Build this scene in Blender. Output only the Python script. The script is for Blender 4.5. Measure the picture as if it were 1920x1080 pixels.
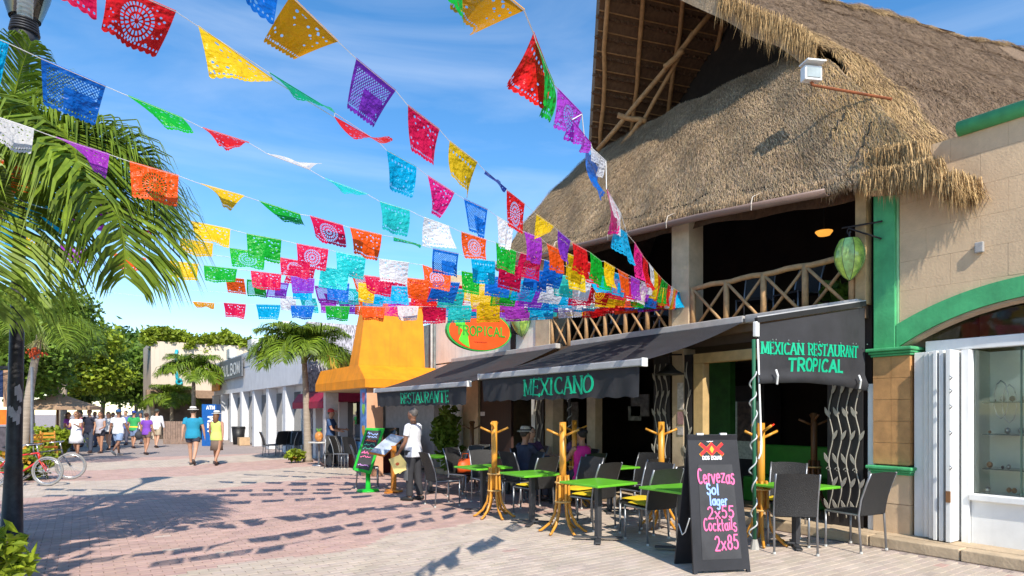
import bpy, bmesh, math, random
from mathutils import Vector, Matrix
random.seed(7)
R = math.radians
for o in list(bpy.data.objects): bpy.data.objects.remove(o)
sc = bpy.context.scene
COL = sc.collection

# ------------------------------------------------------------------ camera
F = 1187.0; HZ = 775.0; CAMH = 1.62; TH = math.atan2(810, 1187)
SN, CS = math.sin(TH), math.cos(TH)
cam = bpy.data.cameras.new('camera'); camo = bpy.data.objects.new('camera', cam); COL.objects.link(camo)
camo.location = (0, 0, CAMH); camo.rotation_euler = (R(90), 0, -TH)
cam.sensor_width = 36; cam.lens = F/1920*36; cam.shift_y = (HZ-540)/1920
cam.clip_start = .05; cam.clip_end = 3000
sc.camera = camo

# ------------------------------------------------------------------ light
SUN_EL, SUN_AZ = R(41), R(15)          # light travels towards +Y, turned 15 degrees to +X
wd = bpy.data.worlds.new('World'); sc.world = wd; wd.use_nodes = True
nt = wd.node_tree; nt.nodes.clear()
def wn(t): return nt.nodes.new(t)
out = wn('ShaderNodeOutputWorld'); bg = wn('ShaderNodeBackground'); sky = wn('ShaderNodeTexSky')
sky.sky_type = 'NISHITA'; sky.sun_disc = False; sky.sun_elevation = SUN_EL; sky.sun_rotation = math.pi+SUN_AZ
sky.air_density = 1.0; sky.dust_density = .12; sky.ozone_density = 2.6; sky.altitude = 0
hs = wn('ShaderNodeHueSaturation'); hs.inputs['Hue'].default_value = .498; hs.inputs['Saturation'].default_value = 1.27; hs.inputs['Value'].default_value = 1.14
tc = wn('ShaderNodeTexCoord'); mp = wn('ShaderNodeMapping'); mp.inputs['Scale'].default_value = (1.1, 1.1, 5.0); mp.inputs['Rotation'].default_value = (0, R(6), R(20))
ns = wn('ShaderNodeTexNoise'); ns.inputs['Scale'].default_value = 1.7; ns.inputs['Detail'].default_value = 7; ns.inputs['Roughness'].default_value = .55; ns.inputs['Distortion'].default_value = .6
rp = wn('ShaderNodeValToRGB'); rp.color_ramp.elements[0].position = .44; rp.color_ramp.elements[1].position = .80
rp.color_ramp.elements[0].color = (0, 0, 0, 1); rp.color_ramp.elements[1].color = (.30, .30, .30, 1)
mx = wn('ShaderNodeMix'); mx.data_type = 'RGBA'; mx.inputs['B'].default_value = (5.6, 6.0, 6.4, 1)
nt.links.new(tc.outputs['Generated'], mp.inputs[0]); nt.links.new(mp.outputs[0], ns.inputs['Vector'])
nt.links.new(ns.outputs[0], rp.inputs[0]); nt.links.new(rp.outputs[0], mx.inputs['Factor'])
nt.links.new(sky.outputs[0], hs.inputs['Color']); nt.links.new(hs.outputs[0], mx.inputs['A'])
nt.links.new(mx.outputs['Result'], bg.inputs['Color']); bg.inputs['Strength'].default_value = .15
nt.links.new(bg.outputs[0], out.inputs[0])
sl = bpy.data.lights.new('sun', 'SUN'); slo = bpy.data.objects.new('sun', sl); COL.objects.link(slo)
sl.energy = 4.6; sl.angle = R(.55); sl.color = (1, .93, .82)
ld = Vector((math.sin(SUN_AZ)*math.cos(SUN_EL), math.cos(SUN_AZ)*math.cos(SUN_EL), -math.sin(SUN_EL)))
slo.rotation_euler = ld.to_track_quat('-Z', 'Y').to_euler(); slo.location = (-3, -10, 20)
vs = sc.view_settings; vs.view_transform = 'Standard'; vs.look = 'None'; vs.exposure = .45; vs.gamma = 1; vs.use_curve_mapping = False
sc.render.engine = 'CYCLES'

# ------------------------------------------------------------------ helpers
V = Vector
def ray(px, py):
    cx = (px-960)/F
    return V((cx*CS+SN, -cx*SN+CS, (HZ-py)/F))
def P(px, py, X=None, Y=None, z=None, d=None):
    """world point seen at a photograph pixel, on a plane X=, Y=, z= or at depth d"""
    r = ray(px, py)
    if X is not None: d = X/r.x
    elif Y is not None: d = Y/r.y
    elif z is not None: d = (z-CAMH)/r.z
    return V((r.x*d, r.y*d, CAMH+r.z*d))
def G(px, py): return P(px, py, z=0.0)
def YX(px, X): r = ray(px, 0); return r.y*X/r.x
def rz(a): return Matrix.Rotation(a, 3, 'Z')

class MB:
    def __init__(s): s.v = []; s.f = []; s.mi = []; s.uv = []; s.cur = 0
    def add(s, vs, fs, uv=None):
        n = len(s.v); s.v += [tuple(p) for p in vs]
        for i, f in enumerate(fs):
            s.f.append(tuple(n+k for k in f)); s.mi.append(s.cur)
            if uv is not None: s.uv.append([uv[k] for k in f])
        return s
    def box(s, c, sz, rot=None):
        x, y, z = (k/2 for k in sz); c = V(c)
        ps = [V((a*x, b*y, e*z)) for e in (-1, 1) for b in (-1, 1) for a in (-1, 1)]
        if rot is not None: ps = [rot @ p for p in ps]
        return s.add([p+c for p in ps], [(0,2,3,1),(4,5,7,6),(0,1,5,4),(2,6,7,3),(0,4,6,2),(1,3,7,5)])
    def box2(s, a, b):
        return s.box([(a[i]+b[i])/2 for i in range(3)], [abs(b[i]-a[i]) for i in range(3)])
    def bar(s, p0, p1, w, h, up=(0,0,1)):
        p0, p1 = V(p0), V(p1); d = (p1-p0); L = d.length; d.normalize()
        up = V(up); sd = d.cross(up)
        if sd.length < 1e-4: sd = d.cross(V((1,0,0)))
        sd.normalize(); u = sd.cross(d)
        rot = Matrix((sd, d, u)).transposed()
        return s.box((p0+p1)/2, (w, L, h), rot)
    def tube(s, pts, rad, n=8, cap=True, flat=1.0):
        pts = [V(p) for p in pts]
        if not isinstance(rad, (list, tuple)): rad = [rad]*len(pts)
        ref = None; rings = []
        for i, p in enumerate(pts):
            t = (pts[min(i+1, len(pts)-1)]-pts[max(i-1, 0)])
            if t.length < 1e-7: t = V((0,0,1))
            t.normalize()
            if ref is None:
                ref = V((1,0,0)) if abs(t.x) < .8 else V((0,1,0))
            a = ref-t*ref.dot(t)
            if a.length < 1e-5: a = t.orthogonal()
            a.normalize(); ref = a; b = t.cross(a)
            rings.append([p+a*(math.cos(2*math.pi*k/n)*rad[i])+b*(math.sin(2*math.pi*k/n)*rad[i]*flat) for k in range(n)])
        return s.loft(rings, cap)
    def loft(s, rings, cap=True, closed=True):
        n = len(rings[0]); vs = [p for r in rings for p in r]; fs = []
        for i in range(len(rings)-1):
            for k in range(n if closed else n-1):
                k2 = (k+1) % n
                fs.append((i*n+k, i*n+k2, (i+1)*n+k2, (i+1)*n+k))
        if cap and closed:
            fs.append(tuple(reversed(range(n)))); fs.append(tuple((len(rings)-1)*n+k for k in range(n)))
        return s.add(vs, fs)
    def prism(s, poly, vec):
        vec = V(vec); poly = [V(p) for p in poly]; n = len(poly)
        vs = poly+[p+vec for p in poly]
        fs = [tuple(reversed(range(n))), tuple(range(n, 2*n))]+[(k, (k+1) % n, n+(k+1) % n, n+k) for k in range(n)]
        return s.add(vs, fs)
    def ell(s, c, r, n=12, m=8, rot=None):
        c = V(c); rings = []
        for i in range(m+1):
            a = math.pi*(i/m)*.998+.003-math.pi/2; ring = []
            for k in range(n):
                p = V((r[0]*math.cos(a)*math.cos(2*math.pi*k/n), r[1]*math.cos(a)*math.sin(2*math.pi*k/n), r[2]*math.sin(a)))
                ring.append(c+(rot @ p if rot is not None else p))
            rings.append(ring)
        return s.loft(rings)
    def grid(s, fn, nu, nv, uv=False):
        vs = []; us = []
        for j in range(nv+1):
            for i in range(nu+1):
                vs.append(fn(i/nu, j/nv)); us.append((i/nu, j/nv))
        fs = [(j*(nu+1)+i, j*(nu+1)+i+1, (j+1)*(nu+1)+i+1, (j+1)*(nu+1)+i) for j in range(nv) for i in range(nu)]
        return s.add(vs, fs, us if uv else None)
    def mesh(s, name, mats, smooth=False, off=None):
        me = bpy.data.meshes.new(name)
        vs = s.v if off is None else [(p[0]-off[0], p[1]-off[1], p[2]-off[2]) for p in s.v]
        me.from_pydata(vs, [], s.f)
        if not isinstance(mats, (list, tuple)): mats = [mats]
        for m in mats: me.materials.append(m)
        if len(mats) > 1: me.polygons.foreach_set('material_index', s.mi)
        if s.uv and len(s.uv) == len(s.f):
            ul = me.uv_layers.new(name='UVMap'); fl = [c for f in s.uv for p in f for c in p]
            ul.data.foreach_set('uv', fl)
        if smooth: me.polygons.foreach_set('use_smooth', [True]*len(s.f))
        me.update(); return me
    def build(s, name, mats, parent=None, smooth=False, world=True, bevel=0, loc=None):
        """world=True: vertices are world coordinates, moved into the parent's space (parents are unrotated then)"""
        off = None
        if parent is not None and world: off = wloc(parent)
        if parent is None and loc is not None: off = loc
        me = s.mesh(name, mats, smooth, off)
        o = bpy.data.objects.new(name, me); COL.objects.link(o)
        if parent is not None: o.parent = parent
        elif loc is not None: o.location = loc
        if bevel:
            b = o.modifiers.new('bevel', 'BEVEL'); b.width = bevel; b.segments = 2; b.limit_method = 'ANGLE'
        return o
def wloc(o):
    l = V((0,0,0))
    while o is not None: l = l+o.location; o = o.parent
    return l
def thing(name, label, cat, loc=(0,0,0), rotz=0, group=None):
    o = bpy.data.objects.new(name, None); COL.objects.link(o); o.empty_display_size = .1
    o.location = loc; o.rotation_euler = (0,0,rotz); o['label'] = label; o['category'] = cat
    if group: o['group'] = group
    return o
def tag(o, label, cat, group=None):
    o['label'] = label; o['category'] = cat
    if group: o['group'] = group
    return o
def dup(root, loc, rotz=0, label=None, group=None):
    def cp(o, par):
        c = o.copy(); COL.objects.link(c)
        if par is not None: c.parent = par
        for ch in list(o.children): cp(ch, c)
        return c
    r = cp(root, None); r.location = loc; r.rotation_euler = (0,0,rotz)
    if label: r['label'] = label
    if group: r['group'] = group
    return r
def inst(me, name, parent, loc, rot=(0,0,0), scale=(1,1,1)):
    o = bpy.data.objects.new(name, me); COL.objects.link(o); o.parent = parent
    o.location = loc; o.rotation_euler = rot; o.scale = scale
    return o

# ------------------------------------------------------------------ materials
MC = {}
def c3(c): return (c[0], c[1], c[2], 1)
def M(name, col, rough=.65, var=.18, scale=6, bump=0.0, bscale=60, metal=0, spec=.4, col2=None, dirt=0, stretch=None, sub=0, emit=0, streak=0, attr=None):
    if name in MC: return MC[name]
    m = bpy.data.materials.new(name); m.use_nodes = True; t = m.node_tree; b = t.nodes['Principled BSDF']
    N = t.nodes.new; L = t.links.new
    co = N('ShaderNodeTexCoord'); vec = co.outputs['Object']
    if stretch:
        mpn = N('ShaderNodeMapping'); mpn.inputs['Scale'].default_value = stretch; L(vec, mpn.inputs[0]); vec = mpn.outputs[0]
    no = N('ShaderNodeTexNoise'); no.inputs['Scale'].default_value = scale; no.inputs['Detail'].default_value = 8; no.inputs['Roughness'].default_value = .62; L(vec, no.inputs['Vector'])
    mr = N('ShaderNodeMapRange'); mr.inputs['From Min'].default_value = .3; mr.inputs['From Max'].default_value = .7; L(no.outputs[0], mr.inputs[0])
    mi = N('ShaderNodeMix'); mi.data_type = 'RGBA'
    lo = [c*(1-var) for c in col]; hi = [min(.95, c*(1+var)) for c in (col2 or col)]
    mi.inputs['A'].default_value = c3(lo); mi.inputs['B'].default_value = c3(hi); L(mr.outputs[0], mi.inputs['Factor'])
    cur = mi.outputs['Result']
    if attr:
        at = N('ShaderNodeAttribute'); at.attribute_name = attr
        mm = N('ShaderNodeMix'); mm.data_type = 'RGBA'; mm.blend_type = 'MULTIPLY'; mm.inputs['Factor'].default_value = 1
        L(cur, mm.inputs['A']); L(at.outputs['Color'], mm.inputs['B']); cur = mm.outputs['Result']
    if dirt:
        n2 = N('ShaderNodeTexNoise'); n2.inputs['Scale'].default_value = 1.3; n2.inputs['Detail'].default_value = 9; n2.inputs['Roughness'].default_value = .7; n2.inputs['Distortion'].default_value = .4; L(co.outputs['Object'], n2.inputs['Vector'])
        r2 = N('ShaderNodeMapRange'); r2.inputs['From Min'].default_value = .5; r2.inputs['From Max'].default_value = .72; r2.inputs['To Max'].default_value = dirt; L(n2.outputs[0], r2.inputs[0])
        m2 = N('ShaderNodeMix'); m2.data_type = 'RGBA'; L(r2.outputs[0], m2.inputs['Factor']); L(cur, m2.inputs['A']); m2.inputs['B'].default_value = c3([c*.35+.02 for c in col]); cur = m2.outputs['Result']
    if streak:
        mp2 = N('ShaderNodeMapping'); mp2.inputs['Scale'].default_value = (7, 7, .35); L(co.outputs['Object'], mp2.inputs[0])
        n3 = N('ShaderNodeTexNoise'); n3.inputs['Scale'].default_value = 1.5; n3.inputs['Detail'].default_value = 6; L(mp2.outputs[0], n3.inputs['Vector'])
        r3 = N('ShaderNodeMapRange'); r3.inputs['From Min'].default_value = .52; r3.inputs['From Max'].default_value = .75; r3.inputs['To Max'].default_value = streak; L(n3.outputs[0], r3.inputs[0])
        m3 = N('ShaderNodeMix'); m3.data_type = 'RGBA'; L(r3.outputs[0], m3.inputs['Factor']); L(cur, m3.inputs['A']); m3.inputs['B'].default_value = c3([c*.4+.015 for c in col]); cur = m3.outputs['Result']
    L(cur, b.inputs['Base Color'])
    b.inputs['Metallic'].default_value = metal; b.inputs['Specular IOR Level'].default_value = spec
    rr = N('ShaderNodeMapRange'); rr.inputs['To Min'].default_value = max(0, rough-.12); rr.inputs['To Max'].default_value = min(1, rough+.12); L(no.outputs[0], rr.inputs[0]); L(rr.outputs[0], b.inputs['Roughness'])
    if bump:
        nb = N('ShaderNodeTexNoise'); nb.inputs['Scale'].default_value = bscale; nb.inputs['Detail'].default_value = 6; L(vec, nb.inputs['Vector'])
        bp = N('ShaderNodeBump'); bp.inputs['Strength'].default_value = bump; bp.inputs['Distance'].default_value = .01; L(nb.outputs[0], bp.inputs['Height']); L(bp.outputs[0], b.inputs['Normal'])
    if sub:
        tr = N('ShaderNodeBsdfTranslucent'); L(cur, tr.inputs['Color']); ms = N('ShaderNodeMixShader'); ms.inputs[0].default_value = sub
        o = t.nodes['Material Output']; L(b.outputs[0], ms.inputs[1]); L(tr.outputs[0], ms.inputs[2]); L(ms.outputs[0], o.inputs[0])
    if emit:
        b.inputs['Emission Color'].default_value = c3(col); b.inputs['Emission Strength'].default_value = emit
    MC[name] = m; return m
def glass(name, tint=(.8,.9,.88), alpha=.25, rough=.03):
    if name in MC: return MC[name]
    m = bpy.data.materials.new(name); m.use_nodes = True; t = m.node_tree; t.nodes.clear(); N = t.nodes.new; L = t.links.new
    o = N('ShaderNodeOutputMaterial'); g = N('ShaderNodeBsdfGlossy'); g.inputs['Roughness'].default_value = rough; tr = N('ShaderNodeBsdfTransparent'); tr.inputs['Color'].default_value = c3(tint)
    fr = N('ShaderNodeFresnel'); fr.inputs['IOR'].default_value = 1.5
    ad = N('ShaderNodeMath'); ad.operation = 'ADD'; ad.inputs[1].default_value = alpha*.25; L(fr.outputs[0], ad.inputs[0])
    mx = N('ShaderNodeMixShader'); L(ad.outputs[0], mx.inputs[0]); L(tr.outputs[0], mx.inputs[1]); L(g.outputs[0], mx.inputs[2]); L(mx.outputs[0], o.inputs[0])
    MC[name] = m; return m

BLACK = M('black paint', (.018,.018,.02), .5)
STEEL = M('brushed steel', (.45,.46,.48), .35, metal=.9)
WHITE = M('white paint', (.78,.78,.76), .45, .05, dirt=.16, streak=.12)
WICK = M('dark wicker', (.026,.025,.025), .5, .7, scale=95, bump=1.0, bscale=95, stretch=(1,1,1.6))
ALU = M('aluminium leg', (.30,.31,.33), .4, .15, metal=.7)
GREENTOP = M('lime laminate', (.13,.46,.025), .35, .14, scale=4, spec=.5)
YCUSH = M('yellow cushion cloth', (.72,.50,.015), .85, .15, bump=.3)
HONEY = M('honey varnished wood', (.62,.27,.03), .35, .25, scale=9, stretch=(1,1,.2), spec=.5)
DWOOD = M('dark varnished wood', (.16,.07,.025), .45, .3, stretch=(1,1,.25))
STONE = M('cream limestone', (.55,.42,.27), .85, .16, scale=5, bump=.35, bscale=50, dirt=.3)
POLE = M('peeled pole wood', (.40,.22,.09), .7, .3, scale=10, bump=.4)

# ------------------------------------------------------------------ stroke lettering
def arc(cx, cy, rx, ry, a0, a1, n=8):
    return [(cx+rx*math.cos(R(a0+(a1-a0)*i/n)), cy+ry*math.sin(R(a0+(a1-a0)*i/n))) for i in range(n+1)]
GL = {
 'A': [[(0,0),(.5,1)],[(.5,1),(1,0)],[(.2,.36),(.8,.36)]],
 'B': [[(.1,0),(.1,1)],[(.1,1)]+arc(.5,.76,.38,.24,90,-90)+[(.1,.52)],[(.1,.52)]+arc(.52,.26,.42,.26,90,-90)+[(.1,0)]],
 'C': [arc(.55,.5,.5,.5,50,310,14)],
 'D': [[(.1,0),(.1,1)],[(.1,1)]+arc(.4,.5,.5,.5,90,-90,10)+[(.1,0)]],
 'E': [[(.12,0),(.12,1)],[(.12,1),(.9,1)],[(.12,.52),(.7,.52)],[(.12,0),(.92,0)]],
 'G': [arc(.55,.5,.5,.5,50,340,14)+[(1,.45),(.6,.45)]],
 'I': [[(.5,0),(.5,1)]],
 'L': [[(.12,1),(.12,0)],[(.12,0),(.9,0)]],
 'M': [[(.05,0),(.1,1)],[(.1,1),(.5,.1)],[(.5,.1),(.9,1)],[(.9,1),(.95,0)]],
 'N': [[(.08,0),(.08,1)],[(.08,1),(.92,0)],[(.92,0),(.92,1)]],
 'O': [arc(.5,.5,.48,.5,90,450,18)],
 'P': [[(.1,0),(.1,1)],[(.1,1)]+arc(.5,.74,.4,.26,90,-90)+[(.1,.48)]],
 'Q': [arc(.5,.5,.48,.5,90,450,18),[(.6,.25),(.95,-.05)]],
 'R': [[(.1,0),(.1,1)],[(.1,1)]+arc(.5,.74,.38,.26,90,-90)+[(.1,.48)],[(.45,.48),(.95,0)]],
 'S': [arc(.5,.75,.4,.25,20,270,10)+arc(.5,.25,.42,.25,90,-160,10)],
 'T': [[(.5,0),(.5,1)],[(0,1),(1,1)]],
 'U': [[(.08,1),(.08,.35)]+arc(.5,.35,.42,.35,180,360,10)+[(.92,1)]],
 'V': [[(0,1),(.5,0)],[(.5,0),(1,1)]],
 'X': [[(0,0),(1,1)],[(0,1),(1,0)]],
 '2': [arc(.5,.7,.38,.3,160,-30,8)+[(.1,0),(.95,0)]],
 '5': [[(.85,1),(.25,1),(.2,.58)]+arc(.45,.32,.42,.32,110,-140,10)],
 '8': [arc(.5,.75,.3,.25,-90,270,12),arc(.5,.26,.4,.26,90,450,12)],
 'e': [[(.12,.3),(.85,.34)]+arc(.5,.3,.38,.3,5,320,10)],
 'r': [[(.2,0),(.22,.6)],[(.22,.4)]+arc(.55,.35,.32,.25,150,40,5)],
 'v': [[(.1,.6),(.5,0),(.95,.62)]],
 'z': [[(.1,.6),(.9,.6),(.1,.02),(.95,.0)]],
 'a': [arc(.48,.28,.38,.28,60,400,10),[(.86,.6),(.86,.05),(1,.0)]],
 's': [arc(.5,.45,.3,.16,30,260,7)+arc(.5,.1,.36,.2,80,-170,8)],
 'l': [[(.45,1),(.42,.12),(.6,0)]],
 'g': [arc(.48,.3,.36,.28,50,400,10),[(.84,.6),(.86,-.2)]+arc(.5,-.2,.36,.2,0,-150,6)],
 'o': [arc(.5,.3,.4,.3,90,450,12)],
 'c': [arc(.52,.3,.42,.3,45,315,9)],
 'k': [[(.18,0),(.2,1)],[(.85,.62),(.22,.28),(.9,0)]],
 't': [[(.45,.95),(.45,.1),(.7,0)],[(.1,.62),(.85,.62)]],
 'i': [[(.5,.6),(.5,0)],[(.5,.82),(.5,.88)]],
 'x': [[(.1,0),(.9,.6)],[(.1,.6),(.9,0)]],
}
WID = {'I':.45,'M':1.25,'i':.4,'l':.4,'t':.6,'r':.65,'L':.85,'E':.85,'S':.8}
def strokes_text(mb, text, o, u, v, h, w, sw, serif=False, jitter=0, gap=.28, th=.003, total=None, contrast=.45):
    """lettering from strokes; o lower left corner, u/v unit axes, h letter height, w letter width, sw stroke width"""
    o, u, v = V(o), V(u).normalized(), V(v).normalized(); n = u.cross(v)
    adv = [(.55 if ch == ' ' else WID.get(ch, 1))*w+gap*w for ch in text]
    if total: k = total/(sum(adv)-gap*w); w *= k; adv = [a*k for a in adv]
    x = 0; cnt = 0
    for ch, ad in zip(text, adv):
        if ch in GL:
            cw = WID.get(ch, 1)*w; dy = random.uniform(-1,1)*jitter*h; sk = random.uniform(-1,1)*jitter
            for line in GL[ch]:
                pts = [o+u*(x+p[0]*cw+sk*p[1]*h*.6)+v*(p[1]*h+dy) for p in line]
                for a, b in zip(pts, pts[1:]):
                    d = b-a
                    if d.length < 1e-5: continue
                    ww = sw*(contrast+(1-contrast)*abs(d.normalized().dot(v))) if serif else sw
                    cnt += 1; tk = th+(cnt % 17)*.00012
                    e = d.normalized()*ww*.28
                    s_ = d.normalized().cross(n)*ww/2
                    mb.prism([a-e-s_, b+e-s_, b+e+s_, a-e+s_], n*tk)
                if serif:
                    for p, q in ((pts[0], pts[1]), (pts[-1], pts[-2])):
                        d = (p-q).normalized(); cnt += 1; tk = th+(cnt % 17)*.00012+.0001
                        if abs(d.dot(v)) > .6: s1, s2 = u*sw*.95, v*sw*.2
                        else: s1, s2 = v*sw*.75, u*sw*.2
                        mb.prism([p-s1-s2, p+s1-s2, p+s1+s2, p-s1+s2], n*tk)
        x += ad
    return x
def squiggle(mb, o, u, v, length, h, sw, th=.003):
    o, u, v = V(o), V(u).normalized(), V(v).normalized(); n = u.cross(v); x = 0; pts = []
    while x < length:
        pts.append(o+u*x+v*random.uniform(0, h)); x += h*random.uniform(.12, .4)
        if random.random() < .12: x += h*.4
    for i, (a, b) in enumerate(zip(pts, pts[1:])):
        d = (b-a).normalized(); s_ = d.cross(n)*sw/2
        mb.prism([a-s_, b-s_, b+s_, a+s_], n*(th+(i % 13)*.0001))
# ------------------------------------------------------------------ ground
def ground_mat():
    m = bpy.data.materials.new('street bedding'); m.use_nodes = True; t = m.node_tree; b = t.nodes['Principled BSDF']; N = t.nodes.new; L = t.links.new
    co = N('ShaderNodeTexCoord'); br = N('ShaderNodeTexBrick'); br.inputs['Scale'].default_value = 1; br.inputs['Brick Width'].default_value = .2; br.inputs['Row Height'].default_value = .1; br.inputs['Mortar Size'].default_value = .006
    br.inputs['Color1'].default_value = (.50,.40,.36,1); br.inputs['Color2'].default_value = (.42,.34,.31,1); br.inputs['Mortar'].default_value = (.25,.21,.19,1)
    L(co.outputs['Object'], br.inputs['Vector'])
    no = N('ShaderNodeTexNoise'); no.inputs['Scale'].default_value = .35; no.inputs['Detail'].default_value = 8; L(co.outputs['Object'], no.inputs['Vector'])
    mi = N('ShaderNodeMix'); mi.data_type = 'RGBA'; mi.blend_type = 'MULTIPLY'; mi.inputs['Factor'].default_value = .35; L(br.outputs[0], mi.inputs['A']); L(no.outputs[0], mi.inputs['B'])
    L(mi.outputs['Result'], b.inputs['Base Color']); b.inputs['Roughness'].default_value = .85
    return m
g = MB(); S_ = 900
g.add([(-S_,-S_,-.012),(S_,-S_,-.012),(S_,S_,-.012),(-S_,S_,-.012)], [(0,1,2,3)])
street = g.build('street', ground_mat()); street['kind'] = 'structure'; street['label'] = 'pedestrian street paved with cream and pink blocks'
def band(x, y):
    w = y+.35*math.sin(x*.9)+.15*math.sin(x*3.1)-.25*(x-3)*.4
    if w < 7.7: return 0
    k = (w-7.7)
    if k < 7.6: return 1
    return 0 if int((k-7.6)/3.4) % 2 == 0 else 1
CREAM = M('cream paver', (.50,.41,.335), .8, .1, scale=3, bump=.35, bscale=45, dirt=.3, attr='shade')
PINK = M('pink paver', (.48,.32,.27), .8, .1, scale=3, bump=.35, bscale=45, dirt=.3, attr='shade')
def paver_verts(cx, cy, lx, ly, dz=0, tx=0, ty=0):
    a, b = lx/2, ly/2; e = .004; vs = []
    for (sx, sy) in ((-1,-1),(1,-1),(1,1),(-1,1)): vs.append((cx+sx*a, cy+sy*b, -.0115))
    for (sx, sy) in ((-1,-1),(1,-1),(1,1),(-1,1)): vs.append((cx+sx*a, cy+sy*b, -.003+dz))
    for (sx, sy) in ((-1,-1),(1,-1),(1,1),(-1,1)): vs.append((cx+sx*(a-e), cy+sy*(b-e), dz+tx*sx+ty*sy))
    return vs
PF = [(0,1,5,4),(1,2,6,5),(2,3,7,6),(3,0,4,7),(4,5,9,8),(5,6,10,9),(6,7,11,10),(7,4,8,11),(8,9,10,11)]
cells = []
y = 1.0; row = 0
while y < 27:
    x = -5.0+(.1 if row % 2 else 0)
    while x < 7.9:
        dep = x*SN+y*CS; lat = x*CS-y*SN
        if dep > 3 and abs(lat/dep) < .83 and CAMH/dep*F+HZ < 1150: cells.append((dep, x, y))
        x += .2
    y += .1; row += 1
cells.sort()
stuff = MB(); shade = []
pm = {}
def shades(c):
    k = .90+.2*random.random(); return (k, k*random.uniform(.98,1.02), k*random.uniform(.97,1.03), 1)
for k in (0, 1):
    for j in range(6):
        mb = MB(); mb.add(paver_verts(0,0,.194,.094,0,random.uniform(-.0006,.0006),random.uniform(-.0006,.0006)), PF)
        me = mb.mesh('paver', CREAM if k == 0 else PINK)
        at = me.attributes.new('shade', 'FLOAT_COLOR', 'FACE'); s0 = shades(0)
        for d_ in at.data: d_.color = s0
        pm[k, j] = me
for i, (dep, x, y) in enumerate(cells):
    k = band(x, y)
    if random.random() < .004: k = 1-k
    if i < 300:
        inst(pm[k, random.randrange(6)], 'paver', street, (x, y, random.uniform(-.0012,.0008)))
    else:
        stuff.cur = k; stuff.add(paver_verts(x, y, .194, .094, random.uniform(-.0012,.001), random.uniform(-.0006,.0006), random.uniform(-.0006,.0006)), PF); s0 = shades(0); shade += [s0]*9
po = stuff.build('paving', [CREAM, PINK], street); po['kind'] = 'stuff'
at = po.data.attributes.new('shade', 'FLOAT_COLOR', 'FACE'); at.data.foreach_set('color', [c for s in shade for c in s])

# raised pavement in front of the shops
CURB = M('worn curb stone', (.50,.38,.25), .85, .2, scale=4, bump=.5, bscale=30, dirt=.35)
pv = MB(); pv.box2((8.2,-6,-.01),(14,16.2,.118)); pvo = pv.build('pavement', CURB); pvo['kind'] = 'structure'
yy = -3.0
while yy < 16:
    L_ = random.uniform(.85,1.1); c = MB()
    c.box((8.1+random.uniform(-.006,.006), yy+L_/2, .055), (.2, L_-.012, .13)); c.build('curb_stone', CURB, pvo, bevel=.012); yy += L_
yy = -2.0
for xx in (8.42,):
    while yy < 4.2:
        c = MB(); c.box((xx, yy+.3, .117), (.42,.595,.016)); c.build('paving_slab', CURB, pvo, bevel=.003); yy += .6

# ------------------------------------------------------------------ corner shop (cream wall, green trim)
XW = 8.45
GTRIM = M('green painted render', (.075,.41,.16), .55, .2, scale=4, bump=.25, bscale=25, dirt=.35, streak=.25)
SBLK = M('sandy stone block', (.66,.47,.29), .85, .09, scale=5, bump=.3, bscale=40, dirt=.22, streak=.15)
OTILE = M('orange stone tile', (.50,.26,.10), .6, .22, scale=6, bump=.25, dirt=.3)
shop = thing('shop_building', 'sand stone corner shop with green arch and white folding doors', 'building', (XW+1, 2.5, 0))
def zo(Y): t = abs(Y-2.2); return 3.12-.40*(t/1.63)**2.2
def zi(Y): t = abs(Y-2.2); return 2.90-.44*(t/1.58)**2.2
core = MB(); core.box2((XW+.06,-4,3.1),(13,4.09,4.85)); core.box2((XW+.06,3.72,.12),(13,4.09,3.09)); core.box2((10.6,-4,.12),(13,3.7,3.09)); core.box2((XW+.07,-4,.12),(10.59,.4,3.09)); core.build('wall_core', M('shop render', (.55,.42,.27), .85), shop)
# stone blocks above the arch
z = 2.42; row = 0
while z < 4.85:
    bh = min(.36, 4.85-z); Y = 3.80; first = True
    while Y > -1.0:
        bl = .56 if not (first and row % 2) else .3
        y0, y1 = Y-bl+.001, Y-.0008; first = False
        poly = []; nseg = 5; top = z+bh-.0018
        bot = []
        for i in range(nseg+1):
            yy = y0+(y1-y0)*i/nseg; m_ = (zo(yy)+zi(yy))/2 if abs(yy-2.2) < 1.6 else 2.4
            bot.append((yy, max(z, m_)))
        if min(b[1] for b in bot) < top-.01:
            c = MB(); dx = random.uniform(0,.002)
            pts = [(XW-dx, b[0], min(b[1], top)) for b in bot]+[(XW-dx, y1, top),(XW-dx, y0, top)]
            cl = [pts[0]]
            for p in pts[1:]:
                if (V(p)-V(cl[-1])).length > 1e-4: cl.append(p)
            if len(cl) > 2: c.prism(cl, (.07+dx,0,0)); c.build('stone_block', SBLK, shop)
        Y -= bl
    z += bh; row += 1
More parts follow.
